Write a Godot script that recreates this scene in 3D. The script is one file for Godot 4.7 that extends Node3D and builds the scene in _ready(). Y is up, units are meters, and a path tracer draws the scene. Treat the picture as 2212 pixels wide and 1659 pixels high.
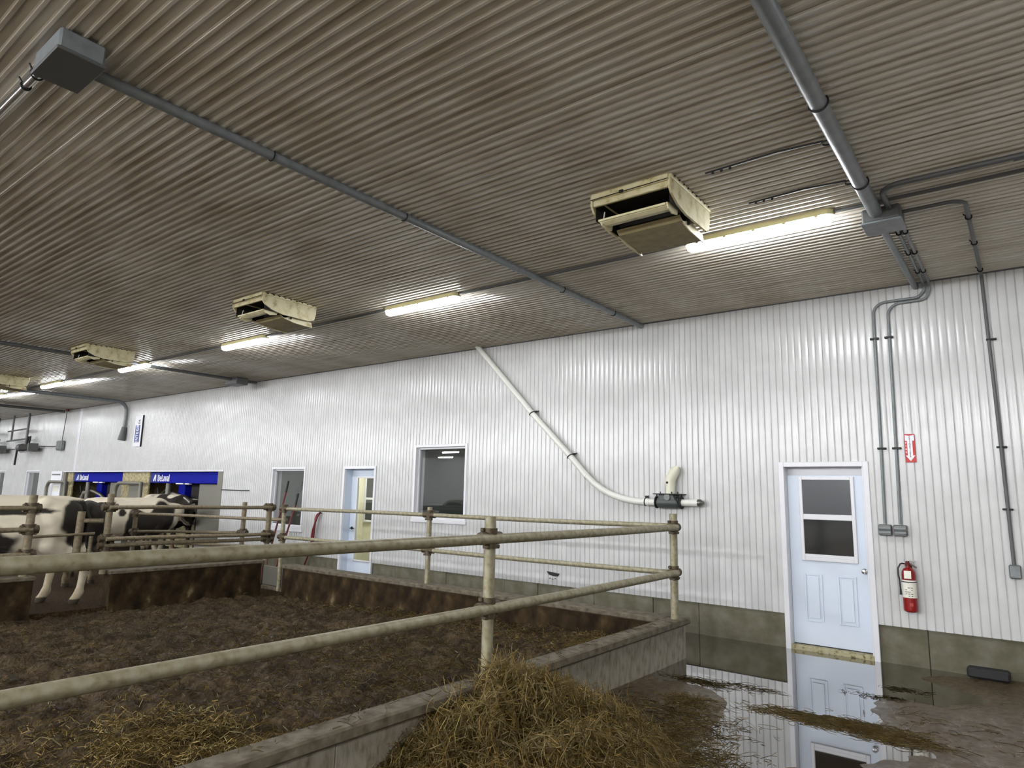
extends Node3D
# A dairy barn: corrugated white steel wall and ceiling, a manure-bedded pen behind concrete curbs and pipe rails, cows by the milking stalls.

const CEIL := 4.377
var M := {}
var used := {}
var rng := RandomNumberGenerator.new()
var noise := FastNoiseLite.new()

const LAMP := 3.2
const REAR := 5.0
const LENS := 110.0
const EXPOSURE := 0.60

func _ready() -> void:
	var cam := Camera3D.new()
	cam.name = "camera"
	cam.fov = rad_to_deg(2.0 * atan(1659.0 * 0.5 / 1437.5))
	cam.near = 0.05; cam.far = 200.0
	cam.position = Vector3(0, 1.79, 8.94)
	cam.rotation = Vector3(0.164153, 0.659393, 0.022838)
	cam.current = true
	add_child(cam)
	var env := Environment.new()
	env.background_mode = Environment.BG_COLOR
	env.background_color = Color(0, 0, 0)
	env.tonemap_mode = Environment.TONE_MAPPER_LINEAR
	env.tonemap_exposure = EXPOSURE
	env.sdfgi_enabled = true; env.ssao_enabled = true; env.ssil_enabled = true
	var we := WorldEnvironment.new()
	we.name = "environment"
	we.environment = env
	add_child(we)
	rng.seed = 4242
	noise.noise_type = FastNoiseLite.TYPE_SIMPLEX_SMOOTH
	materials()
	more_materials()
	build_shell()
	build_lamps()
	build_muck()
	build_curbs()
	build_fences()
	build_doors()
	build_vents()
	build_conduits()
	build_wall_things()
	build_far()
	build_cows()
	build_straw()

func more_materials() -> void:
	mat("barn_floor", Color(0.50, 0.47, 0.42), 0.6)
	mat("mud_flat", Color(0.25, 0.21, 0.16), 0.8, 0.0, 0.25)
	tri_tex(M.mud_flat, ntex(61, 0.02, [[0.0, Color(0.55, 0.5, 0.42)], [0.5, Color(0.8, 0.77, 0.7)], [1.0, g(1.0)]], 6), Vector3.ONE * 0.7)
	mat("pane_grey", Color(0.25, 0.26, 0.275), 0.12)
	mat("sill_dirty", Color(0.66, 0.64, 0.54), 0.6)
	tri_tex(M.sill_dirty, ntex(63, 0.02, [[0.0, Color(0.25, 0.2, 0.12)], [0.25, Color(0.6, 0.55, 0.42)], [0.42, Color(0.95, 0.93, 0.85)], [1.0, g(1.0)]], 6), Vector3(1.2, 1.2, 1.2))
	mat("lamp_dim", Color(0.9, 0.9, 0.88), 0.4)
	M.lamp_dim.emission_enabled = true; M.lamp_dim.emission = Color(1, 1, 0.96); M.lamp_dim.emission_energy_multiplier = 4.0
	mat("housing", Color(0.25, 0.27, 0.26), 0.45)
	mat("chrome_dull", Color(0.45, 0.44, 0.42), 0.3, 0.8)
	mat("vent_pale", Color(0.84, 0.83, 0.75), 0.4)
	mat("red_dark", Color(0.36, 0.05, 0.05), 0.5)
	mat("red_pale", Color(0.66, 0.24, 0.22), 0.5)
	mat("muck_flat", Color(0.30, 0.245, 0.18), 0.85, 0.0, 0.2)
	tri_tex(M.muck_flat, M.muck.albedo_texture, Vector3.ONE * 1.1, null, M.muck.heightmap_texture, 1.5)
	mat("sign_blue", Color(0.15, 0.22, 0.52), 0.5)

# ------------------------------------------------------------------ mesh helper
class MB:
	var v := PackedVector3Array()
	var n := PackedVector3Array()
	var uv := PackedVector2Array()
	var c := PackedColorArray()
	var ix := PackedInt32Array()
	var tint := Color.WHITE
	func vert(p: Vector3, nn: Vector3) -> int:
		v.append(p); n.append(nn); uv.append(Vector2(p.x + p.z, p.y)); c.append(tint)
		return v.size() - 1
	func tri_i(a: int, b: int, d: int) -> void: # counter-clockwise seen from outside; stored clockwise
		ix.append(a); ix.append(d); ix.append(b)
	func tri(a: Vector3, b: Vector3, d: Vector3) -> void:
		var nn := (b - a).cross(d - a).normalized()
		tri_i(vert(a, nn), vert(b, nn), vert(d, nn))
	func quad(a: Vector3, b: Vector3, d: Vector3, e: Vector3) -> void:
		var nn := (d - a).cross(e - b).normalized()
		var i := vert(a, nn)
		vert(b, nn); vert(d, nn); vert(e, nn)
		tri_i(i, i + 1, i + 2); tri_i(i, i + 2, i + 3)
	func quad_out(a: Vector3, b: Vector3, d: Vector3, e: Vector3, o: Vector3) -> void:
		if (d - a).cross(e - b).dot(o) < 0.0: quad(a, e, d, b)
		else: quad(a, b, d, e)
	func tri_out(a: Vector3, b: Vector3, d: Vector3, o: Vector3) -> void:
		if (b - a).cross(d - a).dot(o) < 0.0: tri(a, d, b)
		else: tri(a, b, d)
	func quad_n(a: Vector3, na: Vector3, b: Vector3, nb: Vector3, d: Vector3, nd: Vector3, e: Vector3, ne: Vector3) -> void:
		var i := vert(a, na)
		vert(b, nb); vert(d, nd); vert(e, ne)
		if (d - a).cross(e - b).dot(na + nd) < 0.0:
			tri_i(i, i + 2, i + 1); tri_i(i, i + 3, i + 2)
		else:
			tri_i(i, i + 1, i + 2); tri_i(i, i + 2, i + 3)
	func box(at: Vector3, size: Vector3, bev := 0.004, b := Basis()) -> MB:
		var h := size * 0.5
		bev = minf(bev, minf(h.x, minf(h.y, h.z)) * 0.49)
		var P := func(sx: float, sy: float, sz: float, ax: int) -> Vector3:
			var q := Vector3(sx * h.x, sy * h.y, sz * h.z)
			if ax != 0: q.x -= sx * bev
			if ax != 1: q.y -= sy * bev
			if ax != 2: q.z -= sz * bev
			return at + b * q
		for s in [-1.0, 1.0]:
			quad_out(P.call(s, -1, -1, 0), P.call(s, 1, -1, 0), P.call(s, 1, 1, 0), P.call(s, -1, 1, 0), b * Vector3(s, 0, 0))
			quad_out(P.call(-1, s, -1, 1), P.call(1, s, -1, 1), P.call(1, s, 1, 1), P.call(-1, s, 1, 1), b * Vector3(0, s, 0))
			quad_out(P.call(-1, -1, s, 2), P.call(1, -1, s, 2), P.call(1, 1, s, 2), P.call(-1, 1, s, 2), b * Vector3(0, 0, s))
			if bev > 0.0:
				for t in [-1.0, 1.0]:
					quad_out(P.call(s, t, -1, 0), P.call(s, t, 1, 0), P.call(s, t, 1, 1), P.call(s, t, -1, 1), b * Vector3(s, t, 0))
					quad_out(P.call(s, -1, t, 0), P.call(s, 1, t, 0), P.call(s, 1, t, 2), P.call(s, -1, t, 2), b * Vector3(s, 0, t))
					quad_out(P.call(-1, s, t, 1), P.call(1, s, t, 1), P.call(1, s, t, 2), P.call(-1, s, t, 2), b * Vector3(0, s, t))
					for w in [-1.0, 1.0]:
						tri_out(P.call(s, t, w, 0), P.call(s, t, w, 1), P.call(s, t, w, 2), b * Vector3(s, t, w))
		return self
	func span(lo: Vector3, hi: Vector3, bev := 0.004) -> MB:
		return box((lo + hi) * 0.5, (hi - lo).abs(), bev)
	func tube(path: Array, r, sides := 10, caps := true) -> MB:
		var count := path.size()
		var rad := func(k: int) -> float: return r[k] if r is Array else r
		var up := Vector3.UP
		var rows := []
		for k in count:
			var t: Vector3 = (path[mini(k + 1, count - 1)] - path[maxi(k - 1, 0)]).normalized()
			if k == 0:
				up = Vector3.UP if absf(t.y) < 0.9 else Vector3.RIGHT
			var s := t.cross(up).normalized()
			up = s.cross(t).normalized()
			var row := []
			for j in sides:
				var a := TAU * j / sides
				var d := s * cos(a) + up * sin(a)
				row.append([path[k] + d * rad.call(k), d])
			rows.append(row)
		for k in count - 1:
			for j in sides:
				var j2 := (j + 1) % sides
				quad_n(rows[k][j][0], rows[k][j][1], rows[k][j2][0], rows[k][j2][1], rows[k + 1][j2][0], rows[k + 1][j2][1], rows[k + 1][j][0], rows[k + 1][j][1])
		if caps:
			for e in [0, count - 1]:
				var o: Vector3 = path[0] - path[1] if e == 0 else path[count - 1] - path[count - 2]
				for j in sides:
					tri_out(path[e], rows[e][j][0], rows[e][(j + 1) % sides][0], o)
		return self
	func lathe(at: Vector3, axis: Vector3, prof: Array, sides := 20) -> MB: # prof: Vector2(radius, along)
		var ax := axis.normalized()
		var s := ax.cross(Vector3.RIGHT if absf(ax.x) < 0.8 else Vector3.UP).normalized()
		var u := ax.cross(s)
		for k in prof.size() - 1:
			var p: Vector2 = prof[k]
			var q: Vector2 = prof[k + 1]
			var sl := Vector2(q.y - p.y, p.x - q.x).normalized()
			for j in sides:
				var a := TAU * j / sides
				var b := TAU * (j + 1) / sides
				var d := s * cos(a) + u * sin(a)
				var e := s * cos(b) + u * sin(b)
				var nd := d * sl.x + ax * sl.y
				var ne := e * sl.x + ax * sl.y
				quad_n(at + d * p.x + ax * p.y, nd, at + e * p.x + ax * p.y, ne, at + e * q.x + ax * q.y, ne, at + d * q.x + ax * q.y, nd)
		return self
	func prism(poly: PackedVector2Array, at: Vector3, ex: Vector3, ey: Vector3, ez: Vector3) -> MB: # poly in ex, ey; thickness ez
		var t := Geometry2D.triangulate_polygon(poly)
		var P := func(k: int, f: float) -> Vector3: return at + ex * poly[k].x + ey * poly[k].y + ez * f
		for k in range(0, t.size(), 3):
			tri_out(P.call(t[k], 0.0), P.call(t[k + 1], 0.0), P.call(t[k + 2], 0.0), -ez)
			tri_out(P.call(t[k], 1.0), P.call(t[k + 1], 1.0), P.call(t[k + 2], 1.0), ez)
		var cw := Geometry2D.is_polygon_clockwise(poly)
		for k in poly.size():
			var k2 := (k + 1) % poly.size()
			var e := poly[k2] - poly[k]
			var o := Vector2(e.y, -e.x) * (-1.0 if cw else 1.0)
			quad_out(P.call(k, 0.0), P.call(k2, 0.0), P.call(k2, 1.0), P.call(k, 1.0), ex * o.x + ey * o.y)
		return self
	func mesh() -> ArrayMesh:
		var a := []
		a.resize(Mesh.ARRAY_MAX)
		a[Mesh.ARRAY_VERTEX] = v; a[Mesh.ARRAY_NORMAL] = n; a[Mesh.ARRAY_TEX_UV] = uv; a[Mesh.ARRAY_COLOR] = c; a[Mesh.ARRAY_INDEX] = ix
		var m := ArrayMesh.new()
		m.add_surface_from_arrays(Mesh.PRIMITIVE_TRIANGLES, a)
		return m

# ------------------------------------------------------------------ scene helpers
func numbered(called: String) -> String:
	used[called] = used.get(called, -1) + 1
	return called if used[called] == 0 else "%s_%03d" % [called, used[called]]

func part(called: String, mb: MB, m: Material, parent: Node3D) -> MeshInstance3D:
	return part_mesh(called, mb.mesh(), m, parent)

func part_mesh(called: String, me: Mesh, m: Material, parent: Node3D) -> MeshInstance3D:
	var o := MeshInstance3D.new()
	o.mesh = me
	o.material_override = m
	var k := 0
	var nm := called
	while parent.has_node(nm):
		k += 1
		nm = "%s_%03d" % [called, k]
	o.name = nm
	parent.add_child(o, true)
	return o

func meta(o: Node3D, label: String, category: String, group := "") -> Node3D:
	o.set_meta("label", label); o.set_meta("category", category)
	if group: o.set_meta("group", group)
	return o

func thing(called: String, label: String, category: String, at := Vector3.ZERO, turn := 0.0, group := "") -> Node3D:
	var o := Node3D.new()
	o.name = numbered(called); add_child(o, true)
	o.position = at; o.rotation.y = turn
	meta(o, label, category, group)
	return o

func single(called: String, mb: MB, m: Material, label: String, category: String, group := "") -> MeshInstance3D:
	var o := part(numbered(called), mb, m, self)
	meta(o, label, category, group)
	return o

func struct(called: String, label := "", category := "") -> Node3D:
	var o := Node3D.new()
	o.name = called; add_child(o, true)
	o.set_meta("kind", "structure")
	if label: meta(o, label, category)
	return o

func stuff_mm(called: String, me: Mesh, m: Material, xf: Array, cols: Array, label: String, category: String) -> MultiMeshInstance3D:
	var mm := MultiMesh.new()
	mm.transform_format = MultiMesh.TRANSFORM_3D
	mm.use_colors = true
	mm.mesh = me
	mm.instance_count = xf.size()
	for i in xf.size():
		mm.set_instance_transform(i, xf[i]); mm.set_instance_color(i, cols[i])
	var o := MultiMeshInstance3D.new()
	o.multimesh = mm; o.material_override = m
	o.name = numbered(called); add_child(o, true)
	o.set_meta("kind", "stuff"); meta(o, label, category)
	return o

func ramp(stops: Array) -> Gradient:
	var g := Gradient.new()
	var off := PackedFloat32Array()
	var col := PackedColorArray()
	for s in stops:
		off.append(s[0]); col.append(s[1])
	g.offsets = off; g.colors = col
	return g

func ntex(sd: int, freq: float, stops: Array, oct := 5, size := 512, kind := FastNoiseLite.TYPE_SIMPLEX_SMOOTH) -> NoiseTexture2D:
	var f := FastNoiseLite.new()
	f.seed = sd; f.frequency = freq; f.noise_type = kind
	f.fractal_octaves = oct
	var t := NoiseTexture2D.new()
	t.width = size; t.height = size; t.seamless = true; t.noise = f; t.normalize = true
	t.color_ramp = ramp(stops)
	return t

func g(x: float) -> Color: return Color(x, x, x)

func mat(called: String, col: Color, rough: float, metal := 0.0, spec := 0.5) -> StandardMaterial3D:
	var m := StandardMaterial3D.new()
	m.resource_name = called
	m.albedo_color = col; m.roughness = rough; m.metallic = metal; m.metallic_specular = spec
	M[called] = m
	return m

func tri_tex(m: StandardMaterial3D, t: Texture2D, scale: Vector3, rough: Texture2D = null, bump: Texture2D = null, bump_cm := 0.3) -> void:
	m.uv1_triplanar = true; m.uv1_world_triplanar = true
	m.uv1_scale = scale
	if t: m.albedo_texture = t
	if rough: m.roughness_texture = rough
	if bump:
		m.heightmap_enabled = true; m.heightmap_texture = bump; m.heightmap_scale = bump_cm

func materials() -> void:
	var soft := ntex(3, 0.012, [[0.0, g(0.80)], [0.5, g(0.92)], [1.0, g(1.0)]])
	var blotch := ntex(5, 0.02, [[0.0, g(0.55)], [0.45, g(0.82)], [1.0, g(1.0)]], 6)
	var bump := ntex(8, 0.05, [[0.0, g(0.0)], [1.0, g(1.0)]], 5)
	var dirt := ntex(12, 0.013, [[0.0, Color(0.66, 0.60, 0.50)], [0.3, Color(0.84, 0.81, 0.73)], [0.6, Color(0.94, 0.93, 0.88)], [1.0, g(1.0)]], 8)
	mat("steel_wall", Color(0.80, 0.80, 0.795), 0.20)
	tri_tex(M.steel_wall, ntex(21, 0.01, [[0.0, g(0.93)], [1.0, g(1.0)]], 4), Vector3.ONE * 0.4)
	mat("steel_ceiling", Color(0.86, 0.85, 0.83), 0.16)
	tri_tex(M.steel_ceiling, ntex(22, 0.012, [[0.0, Color(0.74, 0.7, 0.64)], [0.5, Color(0.9, 0.88, 0.84)], [1.0, g(1.0)]], 6), Vector3(0.12, 0.6, 0.9))
	mat("trim_white", Color(0.85, 0.85, 0.865), 0.3)
	mat("door_white", Color(0.80, 0.835, 0.885), 0.35)
	mat("concrete", Color(0.575, 0.55, 0.505), 0.8)
	tri_tex(M.concrete, ntex(27, 0.02, [[0.0, Color(0.62, 0.59, 0.53)], [0.25, Color(0.82, 0.80, 0.75)], [0.5, Color(0.92, 0.91, 0.88)], [1.0, g(1.0)]], 7), Vector3(1.2, 0.5, 1.2), null, bump, 0.2)
	mat("foundation", Color(0.43, 0.42, 0.37), 0.75, 0.0, 0.3)
	tri_tex(M.foundation, ntex(31, 0.015, [[0.0, Color(0.78, 0.78, 0.71)], [0.5, Color(0.90, 0.89, 0.85)], [1.0, g(1.0)]], 7), Vector3.ONE * 0.5, null, bump, 0.2)
	mat("stained", Color(0.43, 0.39, 0.32), 0.8, 0.0, 0.25)
	tri_tex(M.stained, ntex(33, 0.011, [[0.0, Color(0.26, 0.22, 0.17)], [0.35, Color(0.42, 0.36, 0.29)], [0.58, Color(0.52, 0.46, 0.37)], [0.76, Color(0.66, 0.60, 0.50)], [0.88, Color(0.95, 0.92, 0.85)], [1.0, Color(1, 1, 0.96)]], 9), Vector3(0.62, 0.42, 0.62), null, bump, 0.4)
	mat("cap", Color(0.44, 0.415, 0.36), 0.75)
	tri_tex(M.cap, ntex(35, 0.02, [[0.0, Color(0.5, 0.45, 0.36)], [0.4, Color(0.75, 0.71, 0.64)], [1.0, g(1.0)]], 6), Vector3.ONE * 0.8, null, bump, 0.3)
	mat("pipe", Color(0.615, 0.60, 0.53), 0.5, 0.25)
	tri_tex(M.pipe, dirt, Vector3(1.9, 1.9, 1.9), null, bump, 0.08)
	mat("pipe_old", Color(0.52, 0.48, 0.41), 0.6, 0.2)
	tri_tex(M.pipe_old, dirt, Vector3(2.4, 2.4, 2.4), null, bump, 0.1)
	mat("clamp", Color(0.34, 0.30, 0.24), 0.55, 0.4)
	tri_tex(M.clamp, dirt, Vector3.ONE * 3.0)
	mat("bolt", Color(0.18, 0.16, 0.14), 0.5, 0.6)
	mat("muck", Color(1, 1, 1), 0.95, 0.0, 0.25)
	M.muck.vertex_color_use_as_albedo = true
	tri_tex(M.muck, ntex(41, 0.03, [[0.0, Color(0.42, 0.38, 0.32)], [0.5, Color(0.76, 0.72, 0.65)], [1.0, g(1.0)]], 6), Vector3.ONE * 1.1, ntex(42, 0.014, [[0.0, g(0.28)], [0.28, g(0.35)], [0.42, g(0.9)], [1.0, g(1.0)]], 5), bump, 1.4)
	mat("mud", Color(1, 1, 1), 0.5, 0.0, 0.3)
	M.mud.vertex_color_use_as_albedo = true
	tri_tex(M.mud, ntex(45, 0.03, [[0.0, Color(0.6, 0.55, 0.48)], [0.5, Color(0.85, 0.83, 0.78)], [1.0, g(1.0)]], 6), Vector3.ONE * 0.9, ntex(46, 0.012, [[0.0, g(0.35)], [0.5, g(0.7)], [1.0, g(1.0)]], 5), bump, 0.12)
	mat("water", Color(0.155, 0.12, 0.075), 0.025, 0.0, 1.0)
	M.water.clearcoat_enabled = true; M.water.clearcoat = 1.0; M.water.clearcoat_roughness = 0.02
	mat("straw", Color(1, 1, 1), 0.75, 0.0, 0.22)
	M.straw.backlight_enabled = true; M.straw.backlight = Color(0.55, 0.55, 0.55)
	M.straw.vertex_color_use_as_albedo = true
	mat("straw_bed", Color(0.60, 0.50, 0.27), 0.9)
	tri_tex(M.straw_bed, blotch, Vector3.ONE * 2.0, null, bump, 2.0)
	mat("conduit", Color(0.50, 0.52, 0.53), 0.36)
	tri_tex(M.conduit, soft, Vector3.ONE * 1.0)
	mat("conduit_dark", Color(0.33, 0.335, 0.335), 0.5)
	mat("strap", Color(0.13, 0.13, 0.13), 0.5, 0.5)
	mat("shiny_pipe", Color(0.72, 0.72, 0.72), 0.22, 0.9)
	mat("pvc", Color(0.86, 0.86, 0.83), 0.32)
	mat("vent", Color(0.86, 0.83, 0.70), 0.5)
	tri_tex(M.vent, ntex(51, 0.012, [[0.0, Color(0.62, 0.56, 0.42)], [0.28, Color(0.90, 0.88, 0.80)], [0.5, Color(0.97, 0.96, 0.92)], [1.0, g(1.0)]], 6), Vector3.ONE * 0.9)
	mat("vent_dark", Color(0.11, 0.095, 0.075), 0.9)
	mat("vent_flap", Color(0.62, 0.57, 0.42), 0.7)
	tri_tex(M.vent_flap, soft, Vector3.ONE * 1.0)
	mat("black", Color(0.06, 0.06, 0.06), 0.6)
	mat("rubber", Color(0.10, 0.10, 0.10), 0.7)
	mat("lamp_body", Color(0.80, 0.77, 0.58), 0.5)
	var lens := mat("lamp_lens", Color(0.95, 0.95, 0.92), 0.4)
	lens.emission_enabled = true; lens.emission = Color(0.975, 0.985, 1.0); lens.emission_energy_multiplier = LENS
	var rear := mat("lamp_lens_rear", Color(0.95, 0.95, 0.92), 0.4)
	rear.emission_enabled = true; rear.emission = Color(0.975, 0.985, 1.0); rear.emission_energy_multiplier = LENS * 4.0
	var glass := mat("glass", Color(0.6, 0.66, 0.64, 0.03), 0.0)
	glass.transparency = BaseMaterial3D.TRANSPARENCY_ALPHA
	mat("room_dark", Color(0.11, 0.115, 0.11), 0.9)
	mat("room_mid", Color(0.50, 0.52, 0.49), 0.9)
	mat("room_grey", Color(0.13, 0.14, 0.135), 0.9)
	mat("room_yellow", Color(0.84, 0.83, 0.72), 0.8)
	mat("dark_pane", Color(0.07, 0.075, 0.075), 0.1)
	mat("stall_wall", Color(0.76, 0.71, 0.55), 0.85)
	tri_tex(M.stall_wall, blotch, Vector3.ONE * 0.9, null, bump, 0.4)
	mat("stall_grey", Color(0.46, 0.45, 0.41), 0.5, 0.3)
	mat("stall_dark", Color(0.12, 0.10, 0.085), 0.8)
	mat("stainless", Color(0.60, 0.58, 0.53), 0.32, 0.8)
	mat("blue", Color(0.055, 0.09, 0.56), 0.6, 0.0, 0.2)
	mat("blue_pale", Color(0.22, 0.25, 0.54), 0.6, 0.0, 0.2)
	mat("white_print", Color(0.92, 0.92, 0.94), 0.5)
	mat("red", Color(0.50, 0.04, 0.045), 0.28)
	mat("red_sign", Color(0.72, 0.10, 0.07), 0.45)
	mat("red_print", Color(0.30, 0.04, 0.04), 0.6)
	mat("paper", Color(0.88, 0.87, 0.82), 0.6)
	mat("chrome", Color(0.82, 0.82, 0.82), 0.14, 1.0)
	mat("hose", Color(0.05, 0.05, 0.055), 0.4)
	mat("galv", Color(0.42, 0.43, 0.42), 0.45, 0.4)
	mat("hide", Color(1, 1, 1), 0.85, 0.0, 0.2)
	M.hide.vertex_color_use_as_albedo = true
	M.hide.rim_enabled = true; M.hide.rim = 0.05
	mat("hoof", Color(0.16, 0.13, 0.10), 0.7)
	mat("eye", Color(0.02, 0.02, 0.02), 0.1)

# ------------------------------------------------------------------ corrugated sheets
func rib_profile(wall: bool) -> Array: # one pitch: [along, out, n_along, n_out], corners rounded
	var pts := [Vector2(-0.001, 0), Vector2(0.050, 0), Vector2(0.0555, 0.018), Vector2(0.0775, 0.018), Vector2(PITCH, 0), Vector2(PITCH + 0.001, 0)]
	if wall: # broad pans between narrow grooves
		pts = [Vector2(-0.003, 0), Vector2(0.0035, 0), Vector2(0.0095, 0.0105), Vector2(0.026, 0.0130), Vector2(0.0435, 0.0138), Vector2(0.061, 0.0130), Vector2(0.0775, 0.0105), Vector2(PITCH, 0), Vector2(PITCH + 0.003, 0)]
	var out := []
	var r := 0.0036 if not wall else 0.0024
	for k in range(1, pts.size() - 1):
		var a: Vector2 = (pts[k] - pts[k - 1]).normalized()
		var b: Vector2 = (pts[k + 1] - pts[k]).normalized()
		var na := Vector2(-a.y, a.x)
		var nb := Vector2(-b.y, b.x)
		var nm := (na + nb).normalized()
		if k == pts.size() - 2:
			out.append([pts[k].x - 0.0006, pts[k].y + 0.0012, na.x, na.y])
			break
		if wall and k > 2 and k < 6:
			out.append([pts[k].x, pts[k].y, nm.x, nm.y])
			continue
		var p0: Vector2 = pts[k] - a * r
		var p2: Vector2 = pts[k] + b * r
		var p1: Vector2 = pts[k] * 0.5 + (p0 + p2) * 0.25
		if k > 1 or not wall: out.append([p0.x, p0.y, na.x, na.y])
		else: out.append([0.0, 0.0, 0.0, 1.0])
		out.append([p1.x, p1.y, nm.x, nm.y]); out.append([p2.x, p2.y, nb.x, nb.y])
	if not wall: out.push_front([0.0, 0.0, 0.0, 1.0])
	return out

const PITCH := 0.0833

func sheet_line(ribs: int, wall := false) -> Array:
	var one := rib_profile(wall)
	var out := []
	for k in ribs:
		for p in one:
			out.append([p[0] + k * PITCH, p[1], p[2], p[3]])
	out.append([ribs * PITCH, 0.0, 0.0, 1.0])
	return out

func wall_sheet(x0: float, line: Array, y0: float, y1: float, holes: Array, lift: float) -> MB:
	var mb := MB.new()
	var pts := []
	for k in line.size():
		var p: Array = line[k]
		if k > 0:
			var q: Array = line[k - 1]
			for h in holes:
				for ex in [h[0] - x0, h[1] - x0]:
					if ex > q[0] + 1e-5 and ex < p[0] - 1e-5:
						var f: float = (ex - q[0]) / (p[0] - q[0])
						pts.append([ex, lerpf(q[1], p[1], f), q[2], q[3]])
		pts.append(p)
	for k in pts.size() - 1:
		var a: Array = pts[k]
		var b: Array = pts[k + 1]
		var mid: float = x0 + (a[0] + b[0]) * 0.5
		var cuts := [[y0, y1]]
		for h in holes:
			if mid > h[0] and mid < h[1]:
				var nc := []
				for s in cuts:
					if h[2] > s[0] and h[2] < s[1]: nc.append([s[0], h[2]])
					if h[3] < s[1] and h[3] > s[0]: nc.append([h[3], s[1]])
					if h[2] >= s[1] or h[3] <= s[0]: nc.append(s)
				cuts = nc
		var na := Vector3(a[2], 0, a[3]).normalized()
		var nb := Vector3(b[2], 0, b[3]).normalized()
		for s in cuts:
			mb.quad_n(Vector3(x0 + a[0], s[0], a[1] + lift), na, Vector3(x0 + b[0], s[0], b[1] + lift), nb, Vector3(x0 + b[0], s[1], b[1] + lift), nb, Vector3(x0 + a[0], s[1], a[1] + lift), na)
	return mb

# ------------------------------------------------------------------ the room
const HOLES := [[-2.50, -1.57, -1.0, 2.235], [-9.19, -7.915, 1.33, 2.64], [-13.86, -12.63, 0.96, 2.255], [-11.25, -10.33, -1.0, 2.245], [-26.3, -16.03, -1.0, 2.205], [-30.05, -28.67, 1.2, 2.235], [-33.9, -32.5, 1.2, 2.24]]

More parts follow.
